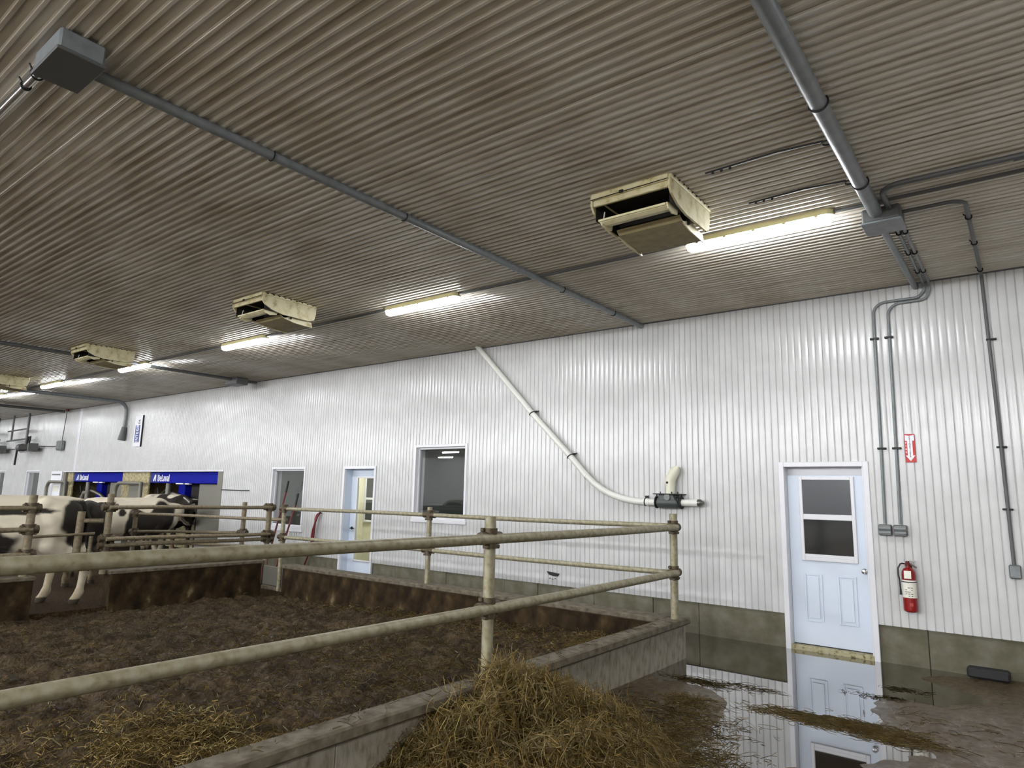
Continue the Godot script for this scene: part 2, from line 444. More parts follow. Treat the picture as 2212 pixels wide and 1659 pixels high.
func build_shell() -> void:
	var wall := struct("wall_back", "white corrugated steel wall with vertical ribs above a concrete footing", "wall")
	var line := sheet_line(11, true)
	var w := 11 * PITCH
	for k in 52:
		var x0 := -42.1 + k * w
		var near := HOLES.filter(func(h): return h[0] < x0 + w and h[1] > x0)
		part("steel_panel", wall_sheet(x0, line, 0.41, CEIL + 0.02, near, 0.0015 * (k % 2)), M.steel_wall, wall)
	# ceiling sheets, ribs along x
	var ceil := struct("ceiling", "white corrugated steel ceiling with ribs running along the wall", "ceiling")
	line = sheet_line(11)
	var h0 := -42.1
	var h1 := 5.6
	for k in 30:
		var z0 := -0.02 + k * w
		var mb := MB.new()
		for i in line.size() - 1:
			var a: Array = line[i]
			var b: Array = line[i + 1]
			var na := Vector3(0, -a[3], a[2]).normalized()
			var nb := Vector3(0, -b[3], b[2]).normalized()
			var ya: float = CEIL + 0.017 - a[1] - 0.0015 * (k % 2)
			var yb: float = CEIL + 0.017 - b[1] - 0.0015 * (k % 2)
			mb.quad_n(Vector3(h0, ya, z0 + a[0]), na, Vector3(h1, ya, z0 + a[0]), na, Vector3(h1, yb, z0 + b[0]), nb, Vector3(h0, yb, z0 + b[0]), nb)
		part("steel_panel", mb, M.steel_ceiling, ceil)
	part("roof_deck", MB.new().span(Vector3(h0 - 0.2, CEIL + 0.03, -0.2), Vector3(h1 + 0.2, CEIL + 0.15, 27.5), 0.0), M.room_grey, ceil)
	# other walls, behind and beside the camera
	var far := struct("wall_far")
	part("board", MB.new().span(Vector3(h0 - 0.2, -0.5, 27.2), Vector3(h1 + 0.2, CEIL + 0.1, 27.4), 0.0), M.steel_wall, far)
	var lef := struct("wall_left")
	part("board", MB.new().span(Vector3(h0 - 0.2, -0.5, -0.2), Vector3(h0, CEIL + 0.1, 27.3), 0.0), M.steel_wall, lef)
	var rig := struct("wall_right")
	part("board", MB.new().span(Vector3(h1, -0.5, -0.2), Vector3(h1 + 0.2, CEIL + 0.1, 27.3), 0.0), M.steel_wall, rig)
	# concrete footing under the sheets
	var foot := struct("trim_1", "grey cast concrete footing along the bottom of the white wall", "footing")
	var xs := [-42.1, -38, -34, -30, -28, -26.3, 0, -16.03, -14.6, -13.3, -12.3, -11.32, 0, -10.27, -9.63, -8.32, -7.0, -6.33, -5.3, -4.34, -3.67, -2.55, 0, -1.53, -1.03, 0.1, 1.3, 2.6, 4.0, 5.6]
	for k in xs.size() - 1:
		if is_zero_approx(xs[k]) or is_zero_approx(xs[k + 1]): continue
		part("footing_block", MB.new().span(Vector3(xs[k] + 0.003, -0.4, -0.2), Vector3(xs[k + 1] - 0.003, 0.43, -0.012 - 0.004 * (k % 2)), 0.006), M.foundation, foot)
	# strips that close the sheets at top
	var tr := struct("trim_2")
	part("strip", MB.new().span(Vector3(h0, CEIL - 0.012, 0.0), Vector3(h1, CEIL + 0.016, 0.03), 0.003), M.conduit_dark, tr)
	var tr3 := struct("trim_3", "white corner flashing strip on the wall above the milking stalls", "trim")
	part("strip", MB.new().span(Vector3(-25.62, 2.2, 0.0), Vector3(-25.42, CEIL - 0.02, 0.024), 0.004), M.trim_white, tr3)
	# opening of the milking stalls
	var tr4 := struct("trim_4", "pale frame posts around the opening of the milking stalls", "trim")
	part("post", MB.new().span(Vector3(-16.25, 0.0, -0.12), Vector3(-16.02, 2.2, 0.024), 0.006), M.stall_grey, tr4)
	part("post", MB.new().span(Vector3(-26.4, 0.0, -0.12), Vector3(-26.2, 2.2, 0.024), 0.006), M.stall_grey, tr4)
	part("lintel", MB.new().span(Vector3(-26.4, 2.19, -0.12), Vector3(-16.02, 2.235, 0.026), 0.004), M.trim_white, tr4)
	# floors
	var fl := struct("floor", "wet concrete barn floor", "floor")
	part("slab", MB.new().span(Vector3(h0, -0.6, -5.0), Vector3(h1, -0.36, 27.3), 0.0), M.mud_flat, fl)
	part("aisle", MB.new().span(Vector3(-16.0, -0.36, -0.015), Vector3(-3.2, -0.03, 1.5), 0.0), M.mud_flat, fl)
	part("alley", MB.new().span(Vector3(h0, -0.36, -0.015), Vector3(-11.70, -0.10, 27.2), 0.0), M.muck_flat, fl)
	part("rear_slab", MB.new().span(Vector3(-11.75, -0.36, 12.0), Vector3(h1, 0.0, 27.2), 0.0), M.barn_floor, fl)
	part("side_slab", MB.new().span(Vector3(1.6, -0.36, -0.015), Vector3(h1, 0.012, 12.0), 0.0), M.barn_floor, fl)
	# near floor: a shallow hollow that holds the puddle, drier mud to the right
	var nx := 170
	var nz := 270
	var mb := MB.new()
	noise.seed = 77; noise.frequency = 0.9; noise.fractal_octaves = 4
	var x0 := -3.3
	var z0 := -0.015
	var step := Vector2(4.95 / nx, 12.05 / nz)
	var hs := PackedFloat32Array()
	for j in nz + 1:
		for i in nx + 1:
			hs.append(floor_h(x0 + i * step.x, z0 + j * step.y))
	for j in nz + 1:
		for i in nx + 1:
			var x := x0 + i * step.x
			var z := z0 + j * step.y
			var i1 := mini(i + 1, nx)
			var j1 := mini(j + 1, nz)
			var dx := (hs[j * (nx + 1) + i1] - hs[j * (nx + 1) + maxi(i - 1, 0)]) / (step.x * 2)
			var dz := (hs[j1 * (nx + 1) + i] - hs[maxi(j - 1, 0) * (nx + 1) + i]) / (step.y * 2)
			var t := noise.get_noise_2d(x * 1.7 + 40, z * 1.7) * 0.5 + 0.5
			mb.tint = Color(0.085, 0.063, 0.040).lerp(Color(0.135, 0.106, 0.072), t)
			mb.vert(Vector3(x, hs[j * (nx + 1) + i], z), Vector3(-dx, 1, -dz).normalized())
	for j in nz:
		for i in nx:
			var a := j * (nx + 1) + i
			mb.tri_i(a, a + nx + 1, a + 1); mb.tri_i(a + 1, a + nx + 1, a + nx + 2)
	part("muddy_slab", mb, M.mud, fl)
	# standing water
	var pud := MB.new()
	pud.quad(Vector3(-3.28, 0.0, -0.01), Vector3(-3.28, 0.0, 6.5), Vector3(1.5, 0.0, 6.5), Vector3(1.5, 0.0, -0.01))
	pud.quad(Vector3(-15.9, 0.0, -0.01), Vector3(-15.9, 0.0, 1.405), Vector3(-3.28, 0.0, 1.405), Vector3(-3.28, 0.0, -0.01))
	var po := single("puddle", pud, M.water, "still brown puddle in front of the white door mirroring the wall", "puddle")
	po.set_meta("kind", "stuff")

func floor_h(x: float, z: float) -> float:
	var n1 := noise.get_noise_2d(x * 0.8, z * 0.8)
	var n2 := noise.get_noise_2d(x * 4.0 + 9.0, z * 4.0)
	var h := -0.018 + 0.006 * n1
	# drier ground right of the door, and round the straw heap
	h += 0.030 * smoothstep(-1.45, -0.55, x + 0.55 * n1 - 0.12 * maxf(0.0, 2.0 - z))
	h += 0.032 * smoothstep(-1.75, -2.5, x + 0.45 * n1 - 0.15 * (z - 4.0)) * smoothstep(2.1, 3.1, z + 0.5 * n1)
	h += 0.022 * exp(-(pow((x + 2.62) / 0.28, 2.0) + pow((z - 2.75) / 0.25, 2.0)))
	h += 0.030 * exp(-(pow((x + 1.42) / 0.5, 2.0) + pow((z - 2.68 + (x + 1.4) * 0.1) / 0.2, 2.0)))
	h += 0.03 * smoothstep(4.3, 5.3, z)
	return h + 0.0016 * n2

func build_muck() -> void:
	var mb := MB.new()
	noise.seed = 5; noise.frequency = 1.1; noise.fractal_octaves = 4
	var nx := 250
	var nz := 250
	var x0 := -11.72
	var z0 := 1.655
	var sx := (-3.38 - x0) / nx
	var sz := 9.9 / nz
	var hs := PackedFloat32Array()
	for j in nz + 1:
		for i in nx + 1:
			hs.append(muck_h(x0 + i * sx, z0 + j * sz))
	for j in nz + 1:
		for i in nx + 1:
			var k := j * (nx + 1) + i
			var dx := (hs[j * (nx + 1) + mini(i + 1, nx)] - hs[j * (nx + 1) + maxi(i - 1, 0)]) / (2 * sx)
			var dz := (hs[mini(j + 1, nz) * (nx + 1) + i] - hs[maxi(j - 1, 0) * (nx + 1) + i]) / (2 * sz)
			var x := x0 + i * sx
			var z := z0 + j * sz
			var t := clampf(noise.get_noise_2d(x * 1.3 + 31, z * 1.3) * 0.8 + 0.5, 0, 1)
			var u := clampf(noise.get_noise_2d(x * 5.0, z * 5.0 + 13) * 0.9 + 0.5, 0, 1)
			mb.tint = Color(0.042, 0.029, 0.016).lerp(Color(0.135, 0.102, 0.060), t * t * 0.9 + 0.1 * t).lerp(Color(0.13, 0.105, 0.072), u * u * 0.7)
			mb.vert(Vector3(x, hs[k], z), Vector3(-dx, 1, -dz).normalized())
	for j in nz:
		for i in nx:
			var a := j * (nx + 1) + i
			mb.tri_i(a, a + nx + 1, a + 1); mb.tri_i(a + 1, a + nx + 1, a + nx + 2)
	var o := single("manure_bedding", mb, M.muck, "trampled dark brown manure and bedding covering the pen floor", "manure")
	o.set_meta("kind", "stuff")

func muck_h(x: float, z: float) -> float:
	var f := clampf((x + 11.7) / 8.3, 0.0, 1.0)
	var base := lerpf(-0.16, 0.20, f) + 0.05 * smoothstep(5.0, 7.5, z) * f
	var n1 := noise.get_noise_2d(x * 0.5, z * 0.5)
	var n2 := noise.get_noise_2d(x * 2.6, z * 2.6 + 50)
	var n3 := absf(noise.get_noise_2d(x * 5.5 + 70, z * 5.5))
	return base + 0.05 * n1 + 0.075 * n2 - 0.075 * n3

func wpart(called: String, mb: MB, m: Material, parent: Node3D) -> MeshInstance3D: # geometry given in world coordinates
	for i in mb.v.size(): mb.v[i] -= parent.position
	return part(called, mb, m, parent)

func text_mesh(s: String, size: float, depth := 0.004) -> TextMesh:
	var t := TextMesh.new()
	var f := SystemFont.new()
	f.font_names = PackedStringArray(["Droid Sans"])
	f.font_weight = 700
	t.font = f; t.text = s; t.font_size = 64; t.pixel_size = size / 64.0 * 1.35; t.depth = depth
	return t

func arc(c: Vector3, u: Vector3, w: Vector3, r: float, a0: float, a1: float, k := 8) -> Array:
	var out := []
	for i in k + 1:
		var a := deg_to_rad(lerpf(a0, a1, float(i) / k))
		out.append(c + u * cos(a) * r + w * sin(a) * r)
	return out

# ------------------------------------------------------------------ curbs and rails
func build_curbs() -> void:
	var a := thing("concrete_curb", "pale concrete curb with overhanging cap between the pen and the straw heap", "curb", Vector3(-3.3, 0, 1.4))
	var xs := [1.4, 2.95, 4.6, 6.3, 8.4, 11.6]
	for k in 5:
		wpart("body", MB.new().span(Vector3(-3.36, -0.36, xs[k] + 0.002), Vector3(-3.252 - 0.003 * (k % 2), 0.39, xs[k + 1] - 0.002), 0.004), M.concrete, a)
	wpart("inner_face", MB.new().span(Vector3(-3.385, -0.36, 1.63), Vector3(-3.355, 0.385, 11.6), 0.003), M.stained, a)
	var cm := MB.new()
	var prof := PackedVector2Array([Vector2(-3.40, 0.375), Vector2(-3.215, 0.375), Vector2(-3.20, 0.39), Vector2(-3.205, 0.44), Vector2(-3.22, 0.452), Vector2(-3.385, 0.452), Vector2(-3.40, 0.44)])
	cm.prism(prof, Vector3(0, 0, 1.38), Vector3.RIGHT, Vector3.UP, Vector3(0, 0, 10.22))
	wpart("cap", cm, M.cap, a)
	var b := thing("concrete_curb", "manure-stained concrete curb along the aisle beneath the back rail of the pen", "curb", Vector3(-7, 0, 1.5))
	wpart("body", MB.new().span(Vector3(-10.76, -0.36, 1.42), Vector3(-3.385, 0.40, 1.66), 0.012), M.stained, b)
	wpart("cap", MB.new().span(Vector3(-10.80, 0.385, 1.40), Vector3(-3.40, 0.449, 1.675), 0.012), M.cap, b)
	var c := thing("concrete_curb", "dark stained concrete curb at the far end of the pen below the cows", "curb", Vector3(-11.7, 0, 3.0))
	wpart("body", MB.new().span(Vector3(-11.92, -0.36, 1.50), Vector3(-11.66, 0.40, 4.16), 0.012), M.stained, c)
	wpart("cap", MB.new().span(Vector3(-11.94, 0.39, 1.48), Vector3(-11.64, 0.45, 4.18), 0.012), M.cap, c)
	var d := thing("concrete_curb", "dark stained concrete curb left of the cow's legs at the far pen end", "curb", Vector3(-11.6, 0, 6.0))
	wpart("body", MB.new().span(Vector3(-11.86, -0.36, 5.22), Vector3(-11.60, 0.40, 11.6), 0.012), M.stained, d)
	wpart("cap", MB.new().span(Vector3(-11.88, 0.39, 5.20), Vector3(-11.58, 0.45, 11.6), 0.012), M.cap, d)
	# stainless scraper plate in the gap between two curbs
	var pl := thing("scraper_plate", "small grey steel plate closing the gap between two pen curbs", "plate", Vector3(-11.2, 0, 1.5))
	wpart("plate", MB.new().span(Vector3(-11.62, 0.02, 1.46), Vector3(-10.82, 0.36, 1.49), 0.004), M.stall_grey, pl)
	wpart("edge", MB.new().span(Vector3(-11.60, -0.06, 1.44), Vector3(-10.84, 0.01, 1.53), 0.01), M.cap, pl)

func clamp_on(parent: Node3D, p: Vector3, along: Vector3, r: float) -> void:
	var mb := MB.new()
	mb.lathe(p + Vector3(0, -0.075, 0), Vector3.UP, [Vector2(r * 0.98, 0), Vector2(r * 1.28, 0.0), Vector2(r * 1.28, 0.15), Vector2(r * 0.98, 0.15)], 14)
	var side := along.cross(Vector3.UP).normalized()
	for s in [-1.0, 1.0]:
		for t in [-1.0, 1.0]:
			mb.box(p + along * s * r * 1.35 + side * t * r * 0.55 + Vector3(0, 0.062 * t, 0), Vector3(0.034, 0.03, 0.034), 0.006)
	mb.tube([p - along * 0.115, p + along * 0.115], r * 1.12, 12)
	wpart("clamp", mb, M.clamp, parent)

func fence(label: String, cat: String, posts: Array, rails: Array, r_post: float, r_rail: float, m: Material, group := "") -> Node3D:
	var o := thing("pipe_fence", label, cat, Vector3(posts[0].x, posts[0].y, posts[0].z), 0.0, group)
	for p in posts:
		var mb := MB.new()
		mb.lathe(Vector3(p.x, p.y, p.z), Vector3.UP, [Vector2(0, 0), Vector2(r_post, 0), Vector2(r_post, p.w), Vector2(r_post * 0.86, p.w), Vector2(r_post * 0.86, p.w - 0.05), Vector2(0, p.w - 0.05)], 16)
		wpart("post", mb, m, o)
	for rl in rails:
		var a: Vector3 = rl[0]
		var b: Vector3 = rl[1]
		var path := []
		var k := maxi(1, int((b - a).length() / 0.6))
		for i in k + 1:
			var f := float(i) / k
			path.append(a.lerp(b, f) + Vector3(0, -0.006 * sin(f * 7.0), 0))
		wpart("rail", MB.new().tube(path, r_rail, 14), m, o)
		for p in posts:
			var q := Vector3(p.x, 0, p.z)
			var ab := Vector3(b.x - a.x, 0, b.z - a.z)
			var f := clampf((q - Vector3(a.x, 0, a.z)).dot(ab) / ab.length_squared(), 0, 1)
			if (Vector3(a.x, 0, a.z) + ab * f).distance_to(q) < 0.11:
				clamp_on(o, Vector3(p.x, lerpf(a.y, b.y, f), p.z), ab.normalized(), r_post)
	return o

func build_fences() -> void:
	fence("two thick pipe rails on round posts standing on the near pale curb", "fence",
		[Vector4(-3.285, 0.44, 1.62, 1.17), Vector4(-3.285, 0.44, 4.93, 1.18), Vector4(-3.285, 0.44, 8.6, 1.18), Vector4(-3.285, 0.44, 11.4, 1.18)],
		[[Vector3(-3.25, 1.458, 1.62), Vector3(-3.25, 1.456, 11.55)], [Vector3(-3.25, 0.953, 1.62), Vector3(-3.25, 0.942, 11.55)]], 0.043, 0.038, M.pipe)
	fence("two slim pipe rails on the back curb of the pen, parallel to the white wall", "fence",
		[Vector4(-7.28, 0.44, 1.52, 1.13), Vector4(-11.05, -0.05, 1.52, 1.52)],
		[[Vector3(-3.36, 1.468, 1.53), Vector3(-11.1, 1.43, 1.53)], [Vector3(-3.36, 0.940, 1.53), Vector3(-11.1, 0.915, 1.53)]], 0.038, 0.031, M.pipe)
	fence("pipe rails on posts standing on the far curb before the cows", "fence",
		[Vector4(-11.72, -0.16, 1.40, 1.66), Vector4(-11.76, 0.40, 4.25, 1.25)],
		[[Vector3(-11.68, 1.435, 1.38), Vector3(-11.68, 1.44, 4.28)], [Vector3(-11.68, 0.93, 1.38), Vector3(-11.68, 0.945, 4.28)], [Vector3(-11.72, 0.84, 1.38), Vector3(-11.72, 0.84, 4.28)]], 0.05, 0.033, M.pipe_old)
	fence("pipe rails and post at the left picture edge before the white cow", "fence",
		[Vector4(-11.72, 0.42, 5.33, 1.20), Vector4(-11.72, 0.42, 8.4, 1.20)],
		[[Vector3(-11.68, 1.43, 5.3), Vector3(-11.68, 1.43, 9.5)], [Vector3(-11.68, 1.12, 5.3), Vector3(-11.68, 1.12, 9.5)], [Vector3(-11.68, 0.76, 5.3), Vector3(-11.68, 0.76, 9.5)]], 0.055, 0.036, M.pipe_old)
	fence("three pipe rails between the milking stall and the white wall, on one post", "fence",
		[Vector4(-13.1, -0.16, 1.10, 1.66), Vector4(-16.0, -0.16, 2.0, 1.35)],
		[[Vector3(-11.72, 1.19, 1.0), Vector3(-16.0, 1.17, 2.0)], [Vector3(-13.05, 0.88, 1.10), Vector3(-16.0, 0.78, 2.0)], [Vector3(-11.72, 0.66, 1.0), Vector3(-16.0, 0.55, 2.0)]], 0.048, 0.032, M.pipe_old)
	# low gate hung in the gap of the far curb
	var gt := thing("pipe_gate", "low pipe gate with upright standing in the gap before the cow's legs", "gate", Vector3(-11.95, -0.10, 4.58))
	for y in [1.02, 0.72]:
		wpart("rail", MB.new().tube([Vector3(-11.95, y, 4.36), Vector3(-11.95, y - 0.03, 5.26)], 0.022, 10), M.pipe_old, gt)
	wpart("upright", MB.new().tube([Vector3(-12.0, 0.45, 4.575), Vector3(-12.0, 1.365, 4.56)], 0.055, 14), M.pipe_old, gt)
	wpart("short_rail", MB.new().tube([Vector3(-12.0, 1.22, 4.56), Vector3(-11.86, 1.22, 4.28)], 0.034, 12), M.pipe_old, gt)
	wpart("latch_bar", MB.new().tube([Vector3(-11.9, 0.44, 4.42), Vector3(-11.9, 0.98, 4.42)], 0.03, 10), M.pipe_old, gt)

# ------------------------------------------------------------------ doors and windows
func rect_frame(mb: MB, x0: float, x1: float, y0: float, y1: float, w: float, z0: float, z1: float, bottom := true, bev := 0.004) -> void:
	mb.span(Vector3(x0, y0, z0), Vector3(x0 + w, y1, z1), bev)
	mb.span(Vector3(x1 - w, y0, z0), Vector3(x1, y1, z1), bev)
	mb.span(Vector3(x0 + w, y1 - w, z0), Vector3(x1 - w, y1, z1), bev)
	if bottom: mb.span(Vector3(x0 + w, y0, z0), Vector3(x1 - w, y0 + w, z1), bev)

func build_doors() -> void:
	var d := struct("door_1", "white half-glass steel door with two panels below the window", "door")
	var cas := MB.new()
	rect_frame(cas, -2.545, -1.51, -0.02, 2.275, 0.062, -0.01, 0.03, false)
	part("casing", cas, M.trim_white, d)
	var jam := MB.new()
	rect_frame(jam, -2.50, -1.57, -0.02, 2.235, 0.02, -0.2, 0.0, false, 0.002)
	jam.span(Vector3(-2.48, 2.11, -0.2), Vector3(-1.59, 2.215, -0.15), 0.002)
	part("jamb", jam, M.trim_white, d)
	var s := part("door_slab", MB.new().span(Vector3(-2.478, 0.055, -0.15), Vector3(-1.592, 2.11, -0.10), 0.004), M.door_white, d)
	var lf := MB.new()
	rect_frame(lf, -2.34, -1.70, 1.06, 2.095, 0.042, -0.1, -0.078, true, 0.01)
	lf.span(Vector3(-2.30, 1.562, -0.1), Vector3(-1.74, 1.63, -0.08), 0.006)
	lf.span(Vector3(-2.30, 1.102, -0.1), Vector3(-1.74, 1.142, -0.082), 0.006)
	part("window_frame", lf, M.trim_white, s)
	part("pane", MB.new().span(Vector3(-2.30, 1.625, -0.099), Vector3(-1.74, 2.055, -0.092), 0.0), M.pane_grey, s)
	part("pane", MB.new().span(Vector3(-2.30, 1.14, -0.099), Vector3(-1.74, 1.565, -0.094), 0.0), M.dark_pane, s)
	for x in [-2.325, -1.945]:
		var pm := MB.new()
		rect_frame(pm, x, x + 0.21, 0.335, 0.905, 0.022, -0.1, -0.09, true, 0.006)
		pm.span(Vector3(x + 0.04, 0.375, -0.1), Vector3(x + 0.17, 0.865, -0.088), 0.009)
		part("panel", pm, M.door_white, s)
	var kn := MB.new()
	kn.lathe(Vector3(-1.64, 0.98, -0.1), Vector3.BACK, [Vector2(0.0, 0.0), Vector2(0.033, 0.0), Vector2(0.033, 0.008), Vector2(0.014, 0.014), Vector2(0.013, 0.032), Vector2(0.026, 0.042), Vector2(0.03, 0.055), Vector2(0.022, 0.068), Vector2(0.0, 0.072)], 20)
	part("knob", kn, M.chrome, s)
	part("threshold", MB.new().span(Vector3(-2.5, -0.05, -0.16), Vector3(-1.57, 0.052, 0.012), 0.012), M.sill_dirty, d)
	part("sweep", MB.new().span(Vector3(-2.47, 0.05, -0.105), Vector3(-1.6, 0.062, -0.092), 0.002), M.black, d)
	part("backing", MB.new().span(Vector3(-2.6, -0.3, -0.3), Vector3(-1.5, 2.4, -0.21), 0.0), M.room_dark, d)
	# glazed door to a lit room
	var e := struct("door_2", "tall white glazed door standing before a lit yellow room", "door")
	var c2 := MB.new()
	rect_frame(c2, -11.30, -10.28, -0.02, 2.285, 0.055, -0.01, 0.03, false)
	part("casing", c2, M.trim_white, e)
	var j2 := MB.new()
	rect_frame(j2, -11.25, -10.33, -0.02, 2.245, 0.012, -0.25, 0.0, false, 0.002)
	j2.span(Vector3(-11.24, 2.12, -0.24), Vector3(-10.34, 2.235, -0.18), 0.002)
	part("jamb", j2, M.door_white, e)
	var s2 := MB.new()
	s2.span(Vector3(-11.238, 0.02, -0.215), Vector3(-11.05, 2.12, -0.17), 0.004)
	s2.span(Vector3(-10.46, 0.02, -0.215), Vector3(-10.342, 2.12, -0.17), 0.004)
	s2.span(Vector3(-11.05, 2.06, -0.215), Vector3(-10.46, 2.12, -0.17), 0.004)
	s2.span(Vector3(-11.05, 0.02, -0.215), Vector3(-10.46, 0.40, -0.17), 0.004)
	var sl := part("door_slab", s2, M.door_white, e)
	var f2 := MB.new()
	rect_frame(f2, -11.07, -10.44, 0.38, 2.08, 0.03, -0.18, -0.155, true, 0.006)
	part("window_frame", f2, M.trim_white, sl)
	part("pane", MB.new().span(Vector3(-11.05, 0.40, -0.20), Vector3(-10.46, 2.06, -0.194), 0.0), M.glass, sl)
	var lv := MB.new()
	lv.lathe(Vector3(-11.15, 1.03, -0.17), Vector3.BACK, [Vector2(0, 0), Vector2(0.03, 0), Vector2(0.03, 0.012), Vector2(0.012, 0.02), Vector2(0.012, 0.055), Vector2(0, 0.057)], 12)
	lv.tube([Vector3(-11.15, 1.03, -0.12), Vector3(-11.04, 1.03, -0.12)], 0.011, 8)
	part("handle", lv, M.strap, sl)
	# windows
	window("window_1", "square fixed window with dark glass mirroring rows of ceiling lamps", -9.19, -7.915, 1.33, 2.64)
	window("window_2", "narrow window with dark glass between the milking stalls and the glazed door", -13.86, -12.63, 0.96, 2.255)
	window("window_3", "far greenish window left of the milking stalls, nearer to them", -30.05, -28.67, 1.2, 2.235)
	window("window_4", "far greenish window at the left picture edge", -33.9, -32.5, 1.2, 2.24)
	# rooms behind the wall, closed boxes
	var r := struct("wall_rooms")
	var boxes := [[-15.5, -12.56, M.room_mid], [-12.4, -9.72, M.room_yellow], [-9.62, -2.7, M.room_grey], [-35.0, -26.9, M.room_grey]]
	for b in boxes:
		var mb := MB.new()
		var z1 := -0.21
		var zz := -3.6 if b[2] == M.room_grey else (-1.5 if b[2] == M.room_yellow else -2.0)
		mb.span(Vector3(b[0], -0.36, zz - 0.1), Vector3(b[1], 3.0, zz), 0.0)
		mb.span(Vector3(b[0] - 0.05, -0.36, zz), Vector3(b[0], 3.0, z1), 0.0)
		mb.span(Vector3(b[1], -0.36, zz), Vector3(b[1] + 0.05, 3.0, z1), 0.0)
		mb.span(Vector3(b[0] - 0.05, 2.95, zz), Vector3(b[1] + 0.05, 3.05, z1 + 0.2), 0.0)
		part("room_wall", mb, b[2], r)
	var fp := MB.new()
	rect_frame(fp, -12.36, -11.85, 1.08, 2.13, 0.05, -1.5, -1.46)
	fp.span(Vector3(-12.34, 1.59, -1.5), Vector3(-11.87, 1.64, -1.46), 0.003)
	part("inner_window_frame", fp, M.trim_white, r)
	part("inner_window_pane", MB.new().span(Vector3(-12.34, 1.10, -1.5), Vector3(-11.87, 2.11, -1.48), 0.0), M.dark_pane, r)
	var dim := AreaLight3D.new()
	dim.name = "room_lamp_light"
	dim.area_size = Vector2(0.6, 0.1); dim.light_energy = 0.2 * LAMP; dim.light_color = Color(1.0, 1.0, 0.96)
	dim.area_range = 12.0; dim.area_attenuation = 2.0; dim.shadow_enabled = true
	dim.position = Vector3(-14.2, 2.86, -1.2); dim.rotation_degrees = Vector3(-90, 0, 0)
	part("room_lamp_lens", MB.new().span(Vector3(-14.5, 2.88, -1.25), Vector3(-13.9, 2.93, -1.15), 0.01), M.lamp_dim, r).add_child(dim)
	var lamp := part("room_lamp_lens", MB.new().span(Vector3(-11.5, 2.88, -0.95), Vector3(-11.1, 2.94, -0.55), 0.01), M.lamp_lens, r)
	var al := AreaLight3D.new()
	al.name = "room_lamp_light"
	al.area_size = Vector2(0.38, 0.38); al.light_energy = 0.8 * LAMP; al.light_color = Color(1.0, 0.98, 0.86)
	al.area_range = 12.0; al.area_attenuation = 2.0; al.shadow_enabled = true
	al.position = Vector3(-11.3, 2.87, -0.75); al.rotation_degrees = Vector3(-90, 0, 0)
	lamp.add_child(al)
	# equipment seen dimly behind the second window
	var eq := thing("bulk_tank", "dim rounded tank with curved pipe seen through the narrow dark window", "tank", Vector3(-14.2, -0.3, -1.3))
	wpart("tank", MB.new().lathe(Vector3(-14.95, 1.0, -1.35), Vector3.RIGHT, [Vector2(0, 0), Vector2(0.3, 0.03), Vector2(0.42, 0.15), Vector2(0.42, 1.2), Vector2(0.3, 1.35), Vector2(0, 1.38)], 20), M.stainless, eq)
	wpart("stand", MB.new().span(Vector3(-14.8, -0.3, -1.6), Vector3(-13.6, 0.6, -1.1), 0.02), M.room_grey, eq)
	wpart("pipe", MB.new().tube(arc(Vector3(-13.9, 1.60, -0.9), Vector3.RIGHT, Vector3.UP, 0.26, 0, 180, 10), 0.04, 10), M.rubber, eq)

func window(called: String, label: String, x0: float, x1: float, y0: float, y1: float) -> void:
	var w := struct(called, label, "window")
	var cas := MB.new()
	rect_frame(cas, x0 - 0.03, x1 + 0.03, y0 - 0.03, y1 + 0.03, 0.05, -0.02, 0.028)
	part("window_frame", cas, M.trim_white, w)
	var sash := MB.new()
	rect_frame(sash, x0 + 0.02, x1 - 0.02, y0 + 0.02, y1 - 0.02, 0.035, -0.09, -0.04)
	part("sash", sash, M.trim_white, w)
	var rev := MB.new()
	rect_frame(rev, x0, x1, y0, y1, 0.02, -0.22, -0.02, true, 0.002)
	part("reveal", rev, M.trim_white, w)
	part("pane", MB.new().span(Vector3(x0 + 0.05, y0 + 0.05, -0.07), Vector3(x1 - 0.05, y1 - 0.05, -0.064), 0.0), M.glass, w)
	part("sill", MB.new().span(Vector3(x0 - 0.05, y0 - 0.09, 0.0), Vector3(x1 + 0.05, y0 - 0.03, 0.035), 0.006), M.trim_white, w)

